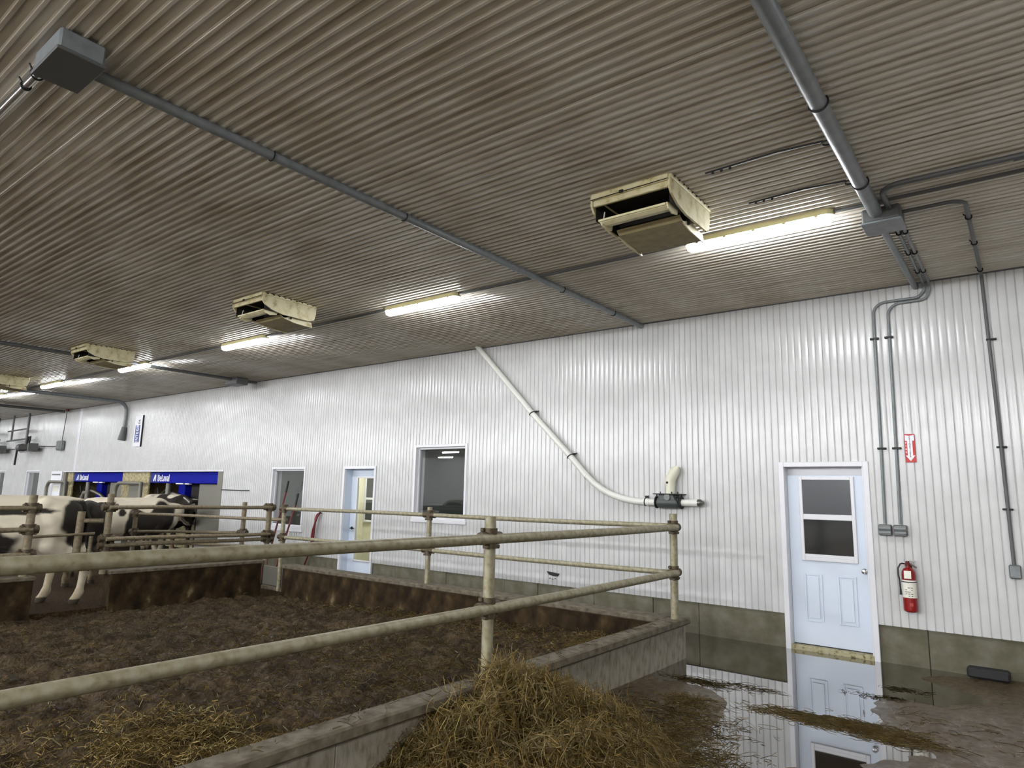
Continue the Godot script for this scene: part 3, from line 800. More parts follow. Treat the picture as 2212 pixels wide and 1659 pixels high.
# ------------------------------------------------------------------ ceiling fittings
func build_lamps() -> void:
	var proto := thing("strip_light", "", "light", Vector3(-1.89, CEIL, 2.74), 0.0, "strip lights under the ceiling")
	var body := MB.new()
	var hull := func(hw: float, hl: float) -> PackedVector2Array:
		var p := PackedVector2Array()
		for k in 9: p.append(Vector2(hl - hw, 0) + Vector2(sin(PI * k / 8.0), cos(PI * k / 8.0)) * hw)
		for k in 9: p.append(Vector2(-hl + hw, 0) + Vector2(-sin(PI * k / 8.0), -cos(PI * k / 8.0)) * hw)
		return p
	body.prism(hull.call(0.073, 0.70), Vector3.ZERO, Vector3.RIGHT, Vector3.BACK, Vector3(0, -0.052, 0))
	var hb := part("housing", body, M.lamp_body, proto)
	var lens := MB.new()
	var prev: PackedVector2Array = hull.call(0.068, 0.69)
	var rows := [[0.068, 0.69, -0.052], [0.066, 0.688, -0.075], [0.056, 0.678, -0.098], [0.035, 0.655, -0.112], [0.004, 0.62, -0.116]]
	for k in rows.size() - 1:
		var a: PackedVector2Array = hull.call(rows[k][0], rows[k][1])
		var b: PackedVector2Array = hull.call(rows[k + 1][0], rows[k + 1][1])
		for j in a.size():
			var j2 := (j + 1) % a.size()
			lens.quad_out(Vector3(a[j].x, rows[k][2], a[j].y), Vector3(a[j2].x, rows[k][2], a[j2].y), Vector3(b[j2].x, rows[k + 1][2], b[j2].y), Vector3(b[j].x, rows[k + 1][2], b[j].y), Vector3(a[j].x * 0.02, -0.05, a[j].y))
	part("lens", lens, M.lamp_lens, proto)
	for k in 5:
		for s in [-1.0, 1.0]:
			part("clip", MB.new().box(Vector3(-0.56 + 0.28 * k, -0.052, 0.072 * s), Vector3(0.03, 0.03, 0.008), 0.002), M.lamp_body, hb)
	var al := AreaLight3D.new()
	al.name = "lamp_light"
	al.area_size = Vector2(1.28, 0.10); al.light_energy = LAMP; al.light_color = Color(0.975, 0.985, 1.0)
	al.area_range = 40.0; al.area_attenuation = 2.0; al.shadow_enabled = true
	al.position = Vector3(0, -0.122, 0); al.rotation_degrees = Vector3(-90, 0, 0)
	proto.add_child(al)
	var labs := ["glowing strip light nearest the camera, beside the first ceiling air inlet", "glowing strip light second from the right, between two ceiling inlets", "glowing strip light third from the right, below the second ceiling inlet", "glowing strip light fourth from the right, just right of the third ceiling inlet", "small far strip light left of the third ceiling inlet", "farthest strip light, cut by the left picture edge"]
	var xs := [-1.89, -6.41, -10.83, -15.17, -19.9, -24.3, -28.7, -33.1, -37.5, 2.55]
	proto.set_meta("label", labs[0])
	for k in range(1, xs.size()):
		var o := copy_thing(proto, Vector3(xs[k], CEIL, 2.74))
		o.set_meta("label", labs[k] if k < labs.size() else "strip light of the first row outside the picture")
	for z in [12.2, 16.9, 21.7, 26.0]: # the rows behind the camera light the room and show in the glass
		for k in 10:
			var o := copy_thing(proto, Vector3(2.55 - 4.45 * k, CEIL, z))
			(o.get_node("lens") as MeshInstance3D).material_override = M.lamp_lens_rear
			var rl: AreaLight3D = o.get_node("lamp_light")
			rl.light_energy = LAMP * REAR # twin tubes in the rows behind
			o.set_meta("label", "strip light of the rows behind the camera, mirrored in glass and steel"); o.set_meta("group", "strip lights behind the camera")
	# feed cable of the first row
	single("lamp_cable", MB.new().tube([Vector3(-42, CEIL - 0.018, 2.74), Vector3(5.5, CEIL - 0.018, 2.74)], 0.017, 8), M.conduit_dark, "dark cable along the ceiling linking the row of strip lights", "cable")

func copy_thing(o: Node3D, at: Vector3) -> Node3D:
	var r: Node3D = o.duplicate()
	var base := str(o.name).rstrip("0123456789").trim_suffix("_")
	r.name = numbered(base)
	add_child(r, true)
	r.position = at
	return r

func build_vents() -> void:
	var xs := [-2.47, -8.27, -14.05, -19.9, -25.7]
	var labs := ["cream plastic ceiling air inlet nearest the camera, left of the brightest lamp", "cream plastic ceiling air inlet in the middle of the ceiling, second from the right", "small cream ceiling air inlet third from the right, on a grey conduit", "far cream ceiling air inlet at the left picture edge", "farthest ceiling air inlet outside the picture"]
	var v := thing("ceiling_vent", labs[0], "vent", Vector3(xs[0], CEIL, 3.79), 0.0, "air inlets in the ceiling")
	var W := 0.36
	var L := 0.425
	for s in [-1.0, 1.0]:
		part("frame_board", MB.new().span(Vector3(-W, -0.052, s * L - 0.013), Vector3(W, 0.012, s * L + 0.013), 0.006), M.vent, v)
		part("frame_board", MB.new().span(Vector3(-W + 0.012, -0.105, s * L - 0.025 - 0.012 * s), Vector3(W - 0.012, -0.05, s * L + 0.008 - 0.012 * s), 0.006), M.vent, v)
		var pl := PackedVector2Array([Vector2(0.425, 0.01), Vector2(0.425, -0.10), Vector2(0.385, -0.15), Vector2(0.27, -0.205), Vector2(0.10, -0.235), Vector2(-0.33, -0.235), Vector2(-0.40, -0.205), Vector2(-0.425, -0.12), Vector2(-0.425, 0.01)])
		part("side_plate", MB.new().prism(pl, Vector3(s * W - 0.010, 0, 0), Vector3.BACK, Vector3.UP, Vector3(0.02, 0, 0)), M.vent, v)
		part("side_rim", MB.new().span(Vector3(s * W - 0.016, -0.03, -L), Vector3(s * W + 0.024, 0.008, L), 0.008), M.vent, v)
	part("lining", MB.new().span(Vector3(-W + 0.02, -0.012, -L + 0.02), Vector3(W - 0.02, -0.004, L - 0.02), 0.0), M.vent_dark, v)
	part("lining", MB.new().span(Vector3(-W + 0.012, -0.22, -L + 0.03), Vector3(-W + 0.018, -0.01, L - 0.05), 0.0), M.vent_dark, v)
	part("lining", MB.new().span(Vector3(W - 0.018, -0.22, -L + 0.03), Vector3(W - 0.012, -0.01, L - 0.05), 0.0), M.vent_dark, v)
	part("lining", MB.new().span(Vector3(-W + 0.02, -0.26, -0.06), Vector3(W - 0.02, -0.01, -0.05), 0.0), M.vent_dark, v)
	var curve := [Vector2(0.16, -0.15), Vector2(0.19, -0.20), Vector2(0.235, -0.235), Vector2(0.30, -0.245), Vector2(0.345, -0.228)]
	var back := [Vector2(-0.42, -0.285), Vector2(-0.30, -0.292), Vector2(-0.10, -0.282), Vector2(0.06, -0.262), Vector2(0.10, -0.235)]
	var k := 0
	var flaps := []
	for path in [curve, back]:
		var poly := PackedVector2Array()
		for p in path: poly.append(p)
		for i in range(path.size() - 1, -1, -1): poly.append(path[i] + Vector2(0.0, 0.014))
		flaps.append(part("flap", MB.new().prism(poly, Vector3(-0.325 if k == 0 else -0.29, 0, 0), Vector3.BACK, Vector3.UP, Vector3(0.63 if k == 0 else 0.60, 0, 0)), M.vent if k == 0 else M.vent_flap, v))
		k += 1
	part("flap_rail", MB.new().tube([Vector3(-0.33, -0.213, 0.352), Vector3(0.3, -0.213, 0.352)], 0.012, 8), M.vent, v)
	for s in [-1.0, 1.0]:
		var ch := PackedVector2Array([Vector2(0.36, -0.205), Vector2(0.335, -0.25), Vector2(0.26, -0.27), Vector2(0.16, -0.245), Vector2(0.14, -0.15)])
		part("cheek", MB.new().prism(ch, Vector3(s * 0.31 - 0.006, 0, 0), Vector3.BACK, Vector3.UP, Vector3(0.012, 0, 0)), M.vent, flaps[0])
		var cb := PackedVector2Array([Vector2(0.05, -0.262), Vector2(-0.12, -0.295), Vector2(-0.42, -0.305), Vector2(-0.40, -0.235), Vector2(-0.1, -0.21)])
		part("cheek", MB.new().prism(cb, Vector3(s * 0.305 - 0.006, 0, 0), Vector3.BACK, Vector3.UP, Vector3(0.012, 0, 0)), M.vent, flaps[1])
	part("wire", MB.new().tube([Vector3(-W, -0.05, L + 0.018), Vector3(0, -0.047, L + 0.018), Vector3(W, -0.044, L + 0.018)], 0.0035, 6), M.strap, v)
	part("wire_clip", MB.new().box(Vector3(-0.06, -0.045, L + 0.022), Vector3(0.04, 0.026, 0.016), 0.004), M.black, v)
	part("push_rod", MB.new().tube([Vector3(-0.30, -0.12, 0.30), Vector3(-0.30, -0.24, 0.33)], 0.006, 6), M.pvc, v)
	for i in 9:
		part("screw", MB.new().box(Vector3(W + 0.03, -0.006, L - 0.06 - 0.09 * i), Vector3(0.014, 0.012, 0.02), 0.003), M.black, v)
	for i in range(1, xs.size()):
		var o := copy_thing(v, Vector3(xs[i], CEIL, 3.79))
		o.set_meta("label", labs[i])

func strap_hook(parent: Node3D, p: Vector3, r: float, along: Vector3) -> void:
	var u := along.cross(Vector3.UP).normalized()
	var pts := arc(p, u, Vector3.DOWN, r + 0.004, -35, 215, 12)
	pts.push_front(pts[0] + Vector3.UP * (r * 1.1) + u * 0.02)
	wpart("strap", MB.new().tube(pts, 0.006, 6), M.strap, parent)

func build_conduits() -> void:
	var y := CEIL - 0.035
	var c1 := thing("conduit", "long grey conduit crossing the ceiling from the top-left box to the wall", "conduit", Vector3(-4.46, y, 0))
	wpart("pipe", MB.new().tube([Vector3(-4.46, y, 0.03), Vector3(-4.455, y, 4.0), Vector3(-4.46, y, 7.7)], 0.038, 14), M.conduit, c1)
	for z in [0.9, 2.2, 4.9, 6.3]: strap_hook(c1, Vector3(-4.457, y, z), 0.038, Vector3.BACK)
	var b1 := thing("junction_box", "grey rectangular junction box on the ceiling at the top left", "electrical box", Vector3(-4.37, CEIL, 7.72))
	wpart("box", MB.new().span(Vector3(-4.57, CEIL - 0.135, 7.60), Vector3(-4.16, CEIL - 0.005, 7.84), 0.012), M.conduit, b1)
	wpart("lid", MB.new().span(Vector3(-4.58, CEIL - 0.150, 7.59), Vector3(-4.15, CEIL - 0.130, 7.85), 0.008), M.conduit_dark, b1)
	var c0 := thing("conduit", "shiny metal conduit leaving the top-left junction box along the ceiling ribs", "conduit", Vector3(-4.57, CEIL - 0.06, 7.78))
	wpart("pipe", MB.new().tube([Vector3(-4.55, CEIL - 0.06, 7.78), Vector3(-8.5, CEIL - 0.06, 7.78)], 0.022, 12), M.shiny_pipe, c0)
	wpart("coupling", MB.new().tube([Vector3(-4.56, CEIL - 0.06, 7.78), Vector3(-4.66, CEIL - 0.06, 7.78)], 0.031, 12), M.conduit_dark, c0)
	strap_hook(c0, Vector3(-4.92, CEIL - 0.06, 7.78), 0.024, Vector3.RIGHT)
	strap_hook(c0, Vector3(-4.72, CEIL - 0.06, 7.78), 0.03, Vector3.RIGHT)
	var c2 := thing("conduit", "thick grey pipe conduit crossing the ceiling at the top right", "conduit", Vector3(-0.88, CEIL - 0.055, 2.6))
	wpart("pipe", MB.new().tube([Vector3(-0.885, CEIL - 0.055, 2.62), Vector3(-0.88, CEIL - 0.055, 7.2)], 0.055, 16), M.conduit, c2)
	for z in [3.3, 4.65, 5.9]: strap_hook(c2, Vector3(-0.88, CEIL - 0.055, z), 0.056, Vector3.BACK)
	var b2 := thing("junction_box", "grey junction box at the end of the thick ceiling conduit", "electrical box", Vector3(-0.84, CEIL, 2.5))
	wpart("box", MB.new().span(Vector3(-1.0, CEIL - 0.135, 2.30), Vector3(-0.70, CEIL - 0.005, 2.60), 0.012), M.conduit_dark, b2)
	wpart("lid", MB.new().span(Vector3(-1.01, CEIL - 0.152, 2.29), Vector3(-0.69, CEIL - 0.132, 2.61), 0.006), M.conduit, b2)
	var c3 := thing("conduit", "grey conduit from the ceiling junction box to the top of the wall", "conduit", Vector3(-0.9, CEIL - 0.05, 1.2))
	wpart("pipe", MB.new().tube([Vector3(-0.90, CEIL - 0.05, 2.32), Vector3(-0.89, CEIL - 0.05, 0.0)], 0.032, 12), M.conduit, c3)
	# two slim conduits that run to the wall, turn left and drop to the switch boxes
	for k in 2:
		var x := -0.80 + 0.055 * k
		var xe := -1.345 + 0.155 * k
		var yt := 4.19 - 0.035 * k
		var c := thing("conduit", ["slim grey conduit bending down the wall right of the door, left of the pair", "slim grey conduit bending down the wall right of the door, right of the pair"][k], "conduit", Vector3(x, CEIL - 0.03, 1.0))
		var pts := [Vector3(x, CEIL - 0.03, 2.31), Vector3(x, CEIL - 0.03, 0.16)]
		pts.append_array(arc(Vector3(x, CEIL - 0.13, 0.14), Vector3.UP, Vector3.FORWARD, 0.10, 0, 80, 6))
		pts.append_array(arc(Vector3(x - 0.1, yt + 0.08, 0.04), Vector3.RIGHT, Vector3.DOWN, 0.08, 30, 90, 5))
		pts.append_array(arc(Vector3(xe + 0.14, yt - 0.14, 0.035), Vector3.UP, Vector3.LEFT, 0.14, 0, 90, 8))
		pts.append(Vector3(xe - 0.01, 2.9, 0.033)); pts.append(Vector3(xe - 0.028, 1.55, 0.033))
		wpart("pipe", MB.new().tube(pts, 0.0155, 10), M.conduit, c)
		for yy in [3.75, 2.42]:
			wpart("strap", MB.new().span(Vector3(xe - 0.055, yy - 0.012, 0.015), Vector3(xe + 0.04, yy + 0.012, 0.052), 0.004), M.strap, c)
		for z in [1.9, 1.25, 0.55]: strap_hook(c, Vector3(x, CEIL - 0.03, z), 0.017, Vector3.BACK)
		var s := thing("switch_box", ["grey weatherproof switch box right of the door, left of two", "grey weatherproof switch box right of the door, right of two"][k], "switch", Vector3(xe - 0.025, 1.48, 0.03), 0.0, "switch boxes beside the door")
		part("box", MB.new().box(Vector3(0, 0, 0.025), Vector3(0.135, 0.125, 0.07), 0.01), M.galv, s)
		part("cover", MB.new().box(Vector3(0, 0.025, 0.066), Vector3(0.125, 0.03, 0.02), 0.008), M.conduit, s)
		part("cover", MB.new().box(Vector3(0, -0.025, 0.066), Vector3(0.125, 0.03, 0.02), 0.008), M.conduit, s)
		part("hinge", MB.new().tube([Vector3(-0.062, 0.0, 0.068), Vector3(0.062, 0.0, 0.068)], 0.006, 8), M.conduit_dark, s)
	var c5 := thing("conduit", "grey conduit on the ceiling bending from the junction box toward the right", "conduit", Vector3(-0.84, CEIL - 0.04, 2.7))
	var p5 := [Vector3(-0.78, CEIL - 0.04, 2.60)]
	p5.append_array(arc(Vector3(-0.62, CEIL - 0.04, 2.92), Vector3.LEFT, Vector3.BACK, 0.16, 0, 90, 8))
	p5.append(Vector3(1.6, CEIL - 0.04, 3.06)); p5.append(Vector3(5.0, CEIL - 0.04, 3.06))
	wpart("pipe", MB.new().tube(p5, 0.0225, 12), M.conduit_dark, c5)
	wpart("coupling", MB.new().tube([Vector3(0.1, CEIL - 0.04, 3.06), Vector3(0.18, CEIL - 0.04, 3.06)], 0.028, 12), M.conduit_dark, c5)
	var c6 := thing("conduit", "grey conduit from ceiling down the wall to the box at the right edge", "conduit", Vector3(-0.24, CEIL - 0.03, 2.4))
	var p6 := [Vector3(-0.70, CEIL - 0.04, 2.45)]
	p6.append_array(arc(Vector3(-0.37, CEIL - 0.04, 2.32), Vector3.BACK, Vector3.RIGHT, 0.13, 0, 90, 8))
	p6.append(Vector3(-0.24, CEIL - 0.04, 0.2))
	p6.append_array(arc(Vector3(-0.24, CEIL - 0.16, 0.155), Vector3.UP, Vector3.FORWARD, 0.12, 10, 90, 6))
	p6.append(Vector3(-0.215, 2.6, 0.040)); p6.append(Vector3(-0.2, 1.17, 0.040))
	wpart("pipe", MB.new().tube(p6, 0.0175, 10), M.conduit_dark, c6)
	for z in [2.0, 1.25, 0.3]: strap_hook(c6, Vector3(-0.24, CEIL - 0.04, z), 0.02, Vector3.BACK)
	for yy in [3.6, 2.41, 1.75]:
		wpart("strap", MB.new().span(Vector3(-0.255, yy - 0.01, 0.015), Vector3(-0.16, yy + 0.01, 0.055), 0.004), M.strap, c6)
	var bx := thing("switch_box", "grey outlet box on the wall at the right picture edge", "electrical box", Vector3(-0.195, 1.11, 0.03))
	part("box", MB.new().box(Vector3(0, 0, 0.025), Vector3(0.105, 0.14, 0.07), 0.012), M.galv, bx)
	part("cover", MB.new().box(Vector3(0, 0, 0.065), Vector3(0.09, 0.12, 0.014), 0.006), M.conduit, bx)
	# far conduits
	var c7 := thing("conduit", "far grey conduit crossing the ceiling by the third air inlet", "conduit", Vector3(-14.8, y, 1.5))
	wpart("pipe", MB.new().tube([Vector3(-14.8, y - 0.01, 0.06), Vector3(-14.8, y - 0.01, 9.0)], 0.036, 10), M.conduit_dark, c7)
	wpart("box", MB.new().span(Vector3(-15.05, CEIL - 0.17, 0.42), Vector3(-14.55, CEIL - 0.02, 0.72), 0.01), M.conduit_dark, c7)
	var c8 := thing("conduit", "grey conduit bending from the ceiling down the wall above the milking stalls", "conduit", Vector3(-21.86, y, 1.0))
	var p8 := [Vector3(-21.86, y - 0.02, 7.0), Vector3(-21.86, y - 0.02, 0.36)]
	p8.append_array(arc(Vector3(-21.86, y - 0.30, 0.36), Vector3.UP, Vector3.FORWARD, 0.28, 0, 90, 6))
	p8.append(Vector3(-21.86, 3.5, 0.08))
	wpart("pipe", MB.new().tube(p8, 0.05, 10), M.conduit, c8)
	wpart("end_sleeve", MB.new().tube([Vector3(-21.86, 3.55, 0.08), Vector3(-21.86, 3.15, 0.13)], [0.075, 0.11], 12), M.conduit_dark, c8)
	var c9 := thing("conduit", "far dark conduit across the ceiling at the left picture edge", "conduit", Vector3(-26.9, y, 1.5))
	wpart("pipe", MB.new().tube([Vector3(-26.9, y - 0.02, 0.06), Vector3(-26.9, y - 0.02, 9.0)], 0.045, 8), M.conduit_dark, c9)
	# inlet actuator wires lying in the ceiling ribs
	for k in 2:
		var z: float = [4.07, 3.32][k]
		var w := thing("actuator_wire", ["dark wire in a ceiling rib from first air inlet to thick conduit, farther from wall", "dark wire in a ceiling rib from first air inlet to thick conduit, nearer the wall"][k], "wire", Vector3(-1.4, CEIL, z))
		wpart("wire", MB.new().tube([Vector3(-1.86 + 0.1 * k, CEIL - 0.012, z), Vector3(-1.3, CEIL - 0.006, z + 0.01), Vector3(-0.98, CEIL - 0.02, z)], 0.008, 6), M.strap, w)
		wpart("wire_hook", MB.new().tube(arc(Vector3(-0.955, CEIL - 0.04, z), Vector3.LEFT, Vector3.BACK, 0.035, -110, 110, 8), 0.007, 6), M.black, w)
		for i in 3:
			wpart("clip", MB.new().box(Vector3(-1.80 + 0.1 * k + 0.07 * i, CEIL - 0.02, z), Vector3(0.02, 0.03, 0.014), 0.003), M.black, w)

# ------------------------------------------------------------------ things on the wall
func build_wall_things() -> void:
	var p := thing("feed_pipe", "white plastic pipe slanting down the wall from the ceiling into a curve", "pipe", Vector3(-5.4, 2.1, 0.1))
	var pts := [Vector3(-7.66, 4.40, 0.1), Vector3(-6.413, 3.114, 0.1), Vector3(-5.665, 2.40, 0.1), Vector3(-5.401, 2.13, 0.1), Vector3(-5.24, 1.99, 0.1), Vector3(-5.08, 1.885, 0.1), Vector3(-4.92, 1.815, 0.1), Vector3(-4.75, 1.765, 0.1), Vector3(-4.57, 1.735, 0.1), Vector3(-4.38, 1.725, 0.1), Vector3(-4.18, 1.722, 0.1)]
	wpart("pipe", MB.new().tube(pts, 0.047, 16), M.pvc, p)
	for c in [[-5.401, 2.13, -5.36, 2.09], [-4.42, 1.727, -4.32, 1.723]]:
		wpart("coupling", MB.new().tube([Vector3(c[0], c[1], 0.1), Vector3(c[2], c[3], 0.1)], 0.052, 16), M.pvc, p)
	for c in [[-6.413, 3.114, 1.03], [-5.665, 2.40, 0.95], [-4.38, 1.725, 0.04]]:
		var dir := Vector3(cos(c[2]), -sin(c[2]), 0)
		var u := Vector3(sin(c[2]), cos(c[2]), 0)
		var hp := arc(Vector3(c[0], c[1], 0.1), u, Vector3.BACK, 0.053, -80, 200, 12)
		hp.push_front(Vector3(c[0], c[1], 0.02) + u * 0.09)
		wpart("strap", MB.new().tube(hp, 0.008, 6), M.strap, p)
		wpart("strap_bolt", MB.new().box(Vector3(c[0], c[1], 0.1) + u * 0.075 + dir * 0.015, Vector3(0.05, 0.03, 0.03), 0.006), M.strap, p)
	var h := thing("drop_unit", "dark feed drop housing with capped white outlets at the pipe's lower end", "feed unit", Vector3(-4.0, 1.75, 0.1))
	wpart("housing", MB.new().lathe(Vector3(-4.19, 1.725, 0.1), Vector3.RIGHT, [Vector2(0, 0), Vector2(0.066, 0), Vector2(0.08, 0.02), Vector2(0.08, 0.29), Vector2(0.066, 0.32), Vector2(0, 0.32)], 16), M.housing, h)
	wpart("housing_top", MB.new().span(Vector3(-4.16, 1.75, 0.03), Vector3(-3.90, 1.84, 0.17), 0.015), M.housing, h)
	wpart("inner_ring", MB.new().lathe(Vector3(-4.02, 1.80, 0.1), Vector3.BACK, [Vector2(0, 0.07), Vector2(0.045, 0.07), Vector2(0.045, 0.085), Vector2(0, 0.085)], 14), M.galv, h)
	wpart("flange", MB.new().span(Vector3(-4.23, 1.835, 0.015), Vector3(-3.80, 1.848, 0.19), 0.003), M.strap, h)
	for x in [-4.13, -3.96, -3.87]:
		wpart("flange_bolt", MB.new().tube([Vector3(x, 1.83, 0.15), Vector3(x, 1.875, 0.15)], 0.008, 8), M.strap, h)
	for x in [-4.215, -3.845]:
		wpart("collar", MB.new().lathe(Vector3(x, 1.725, 0.1), Vector3.RIGHT, [Vector2(0.045, 0), Vector2(0.085, 0), Vector2(0.085, 0.014), Vector2(0.045, 0.014)], 16), M.black, h)
		wpart("collar_screw", MB.new().box(Vector3(x + 0.007, 1.82, 0.1), Vector3(0.016, 0.05, 0.02), 0.003), M.black, h)
	wpart("brace", MB.new().tube([Vector3(-3.93, 1.83, 0.17), Vector3(-3.84, 1.66, 0.15)], 0.012, 8), M.strap, h)
	wpart("outlet", MB.new().tube([Vector3(-3.84, 1.727, 0.1), Vector3(-3.60, 1.731, 0.1)], 0.047, 16), M.pvc, h)
	wpart("outlet_ring", MB.new().tube([Vector3(-3.68, 1.73, 0.1), Vector3(-3.60, 1.731, 0.1)], 0.050, 16), M.pvc, h)
	wpart("end_cap", MB.new().lathe(Vector3(-3.605, 1.731, 0.1), Vector3.RIGHT, [Vector2(0.05, 0), Vector2(0.05, 0.04), Vector2(0.03, 0.065), Vector2(0.018, 0.07), Vector2(0.016, 0.09), Vector2(0, 0.092)], 14), M.chrome_dull, h)
	var e := thing("pipe_elbow", "cream plastic elbow standing on top of the dark feed housing", "pipe", Vector3(-3.99, 1.85, 0.1))
	wpart("lower_sleeve", MB.new().tube([Vector3(-4.0, 1.848, 0.1), Vector3(-4.0, 2.02, 0.1)], 0.067, 18), M.vent_pale, e)
	wpart("upper_sleeve", MB.new().tube([Vector3(-4.0, 1.94, 0.1), Vector3(-4.0, 2.03, 0.1), Vector3(-3.985, 2.07, 0.1), Vector3(-3.93, 2.16, 0.09), Vector3(-3.905, 2.20, 0.08), Vector3(-3.893, 2.225, 0.075)], [0.072, 0.073, 0.075, 0.072, 0.055, 0.025], 18), M.vent_pale, e)
	wpart("hole", MB.new().lathe(Vector3(-4.015, 2.0, 0.16), Vector3.BACK, [Vector2(0, 0), Vector2(0.017, 0), Vector2(0.017, 0.018), Vector2(0, 0.018)], 10), M.black, e)
	# arrow sign
	var s := thing("fire_sign", "red sign with a white downward arrow above the fire extinguisher", "sign", Vector3(-1.064, 2.42, 0.02))
	part("plate", MB.new().box(Vector3(0, 0, 0.008), Vector3(0.105, 0.325, 0.006), 0.001), M.red_sign, s)
	var ar := PackedVector2Array([Vector2(-0.046, 0.152), Vector2(0.0, 0.142), Vector2(0.046, 0.152), Vector2(0.046, 0.085), Vector2(0.026, 0.085), Vector2(0.026, -0.085), Vector2(0.048, -0.085), Vector2(0.0, -0.15), Vector2(-0.048, -0.085), Vector2(-0.026, -0.085), Vector2(-0.026, 0.085), Vector2(-0.046, 0.085)])
	var aw := part("arrow", MB.new().prism(ar, Vector3(0, 0, 0.0105), Vector3.RIGHT, Vector3.UP, Vector3(0, 0, 0.002)), M.white_print, s)
	var word := "EXTINGUISHER"
	for k in word.length():
		var l := part_mesh("letter", text_mesh(word[k], 0.0185, 0.001), M.red_print, aw)
		l.position = Vector3(0, 0.128 - 0.0205 * k, 0.013)
	var fire := "FIRE"
	for k in 4:
		var l := part_mesh("letter", text_mesh(fire[k], 0.02, 0.001), M.white_print, s)
		l.position = Vector3(-0.039, 0.06 - 0.036 * k, 0.0115)
	# extinguisher
	var x := thing("fire_extinguisher", "red fire extinguisher with white label band hanging on the wall", "extinguisher", Vector3(-1.163, 0.60, 0.10))
	part("cylinder", MB.new().lathe(Vector3.ZERO, Vector3.UP, [Vector2(0, 0.0), Vector2(0.055, 0.0), Vector2(0.068, 0.012), Vector2(0.07, 0.03), Vector2(0.07, 0.40), Vector2(0.064, 0.44), Vector2(0.045, 0.468), Vector2(0.022, 0.48), Vector2(0.02, 0.50), Vector2(0, 0.50)], 28), M.red, x)
	var lb := part("label_band", MB.new().lathe(Vector3.ZERO, Vector3.UP, [Vector2(0.0708, 0.155), Vector2(0.0708, 0.345)], 28), M.paper, x)
	for r in 5:
		for q in 3:
			if (r + q) % 4 == 0: continue
			var a := -0.35 + 0.4 * q
			var pp := Vector3(sin(a) * 0.0712, 0.175 + 0.022 * r, cos(a) * 0.0712)
			part("print_mark", MB.new().box(pp, Vector3(0.016 + 0.006 * ((r * 7 + q * 3) % 3), 0.006, 0.001), 0.0, Basis(Vector3.UP, a)), M.black, lb)
	var va := part("valve", MB.new().lathe(Vector3(0, 0.49, 0), Vector3.UP, [Vector2(0.02, 0), Vector2(0.026, 0.005), Vector2(0.026, 0.03), Vector2(0.018, 0.04), Vector2(0.018, 0.06), Vector2(0, 0.06)], 14), M.red_dark, x)
	part("lever", MB.new().span(Vector3(-0.035, 0.547, -0.012), Vector3(0.085, 0.556, 0.012), 0.002), M.chrome, va)
	part("handle", MB.new().tube([Vector3(-0.015, 0.53, 0), Vector3(0.03, 0.515, 0), Vector3(0.085, 0.48, 0)], 0.009, 8), M.chrome_dull, va)
	part("gauge", MB.new().lathe(Vector3(-0.03, 0.527, 0.0), Vector3.LEFT, [Vector2(0.016, -0.01), Vector2(0.018, 0.015), Vector2(0, 0.018)], 12), M.chrome, va)
	part("hang_tag", MB.new().box(Vector3(0.0, 0.405, 0.073), Vector3(0.07, 0.085, 0.002), 0.0, Basis(Vector3.RIGHT, -0.12)), M.paper, x)
	var ho := part("hose", MB.new().tube([Vector3(-0.03, 0.527, 0.01), Vector3(-0.07, 0.515, 0.02), Vector3(-0.097, 0.465, 0.025), Vector3(-0.097, 0.40, 0.03), Vector3(-0.088, 0.34, 0.03), Vector3(-0.084, 0.25, 0.03)], 0.009, 10), M.hose, x)
	part("nozzle", MB.new().tube([Vector3(-0.084, 0.255, 0.03), Vector3(-0.084, 0.18, 0.03)], [0.009, 0.014], 10), M.hose, ho)
	part("hose_band", MB.new().tube(arc(Vector3(0, 0.325, 0), Vector3.LEFT, Vector3.BACK, 0.073, -10, 190, 14), 0.005, 6), M.hose, x)
	part("bracket", MB.new().span(Vector3(-0.03, 0.05, -0.085), Vector3(0.03, 0.52, -0.068), 0.003), M.red_dark, x)
	part("sticker", MB.new().box(Vector3(0.018, 0.085, 0.068), Vector3(0.035, 0.035, 0.002), 0.0, Basis(Vector3.UP, 0.26)), M.red_pale, x)
	# small things
	var q := thing("torn_vent", "small torn dark opening low in the white wall behind the pen rails", "vent", Vector3(-6.02, 0.58, 0.02))
	part("flap", MB.new().prism(PackedVector2Array([Vector2(-0.11, 0.03), Vector2(0.02, 0.02), Vector2(0.12, 0.01), Vector2(0.10, -0.03), Vector2(0.03, -0.035), Vector2(-0.06, -0.02)]), Vector3(0, 0, 0.0), Vector3.RIGHT, Vector3.UP, Vector3(0, 0, 0.016)), M.black, q)
	for i in 3: part("shred", MB.new().box(Vector3(-0.05 + 0.05 * i, -0.07 - 0.01 * (i % 2), 0.008), Vector3(0.03, 0.012, 0.008), 0.002), M.rubber, q)
	var rb := thing("rubber_block", "black rubber block lying on the wet floor under the far right wall", "block", Vector3(-0.5, 0.02, 0.12))
	part("block", MB.new().box(Vector3(0, 0.045, 0), Vector3(0.37, 0.10, 0.16), 0.02), M.rubber, rb)
	part("groove", MB.new().box(Vector3(0, 0.095, 0), Vector3(0.30, 0.006, 0.03), 0.002), M.black, rb)
	var hl := thing("halter", "red rope halter hanging on the wall left of the glazed door", "halter", Vector3(-11.95, 0.9, 0.06))
	part("loop", MB.new().tube([Vector3(0.03, 0.42, 0.0), Vector3(-0.03, 0.38, 0.03), Vector3(-0.09, 0.30, 0.03), Vector3(-0.11, 0.1, 0.02), Vector3(-0.16, -0.15, 0.03), Vector3(-0.22, -0.42, 0.03), Vector3(-0.36, -0.72, 0.05)], 0.018, 8), M.red_dark, hl)
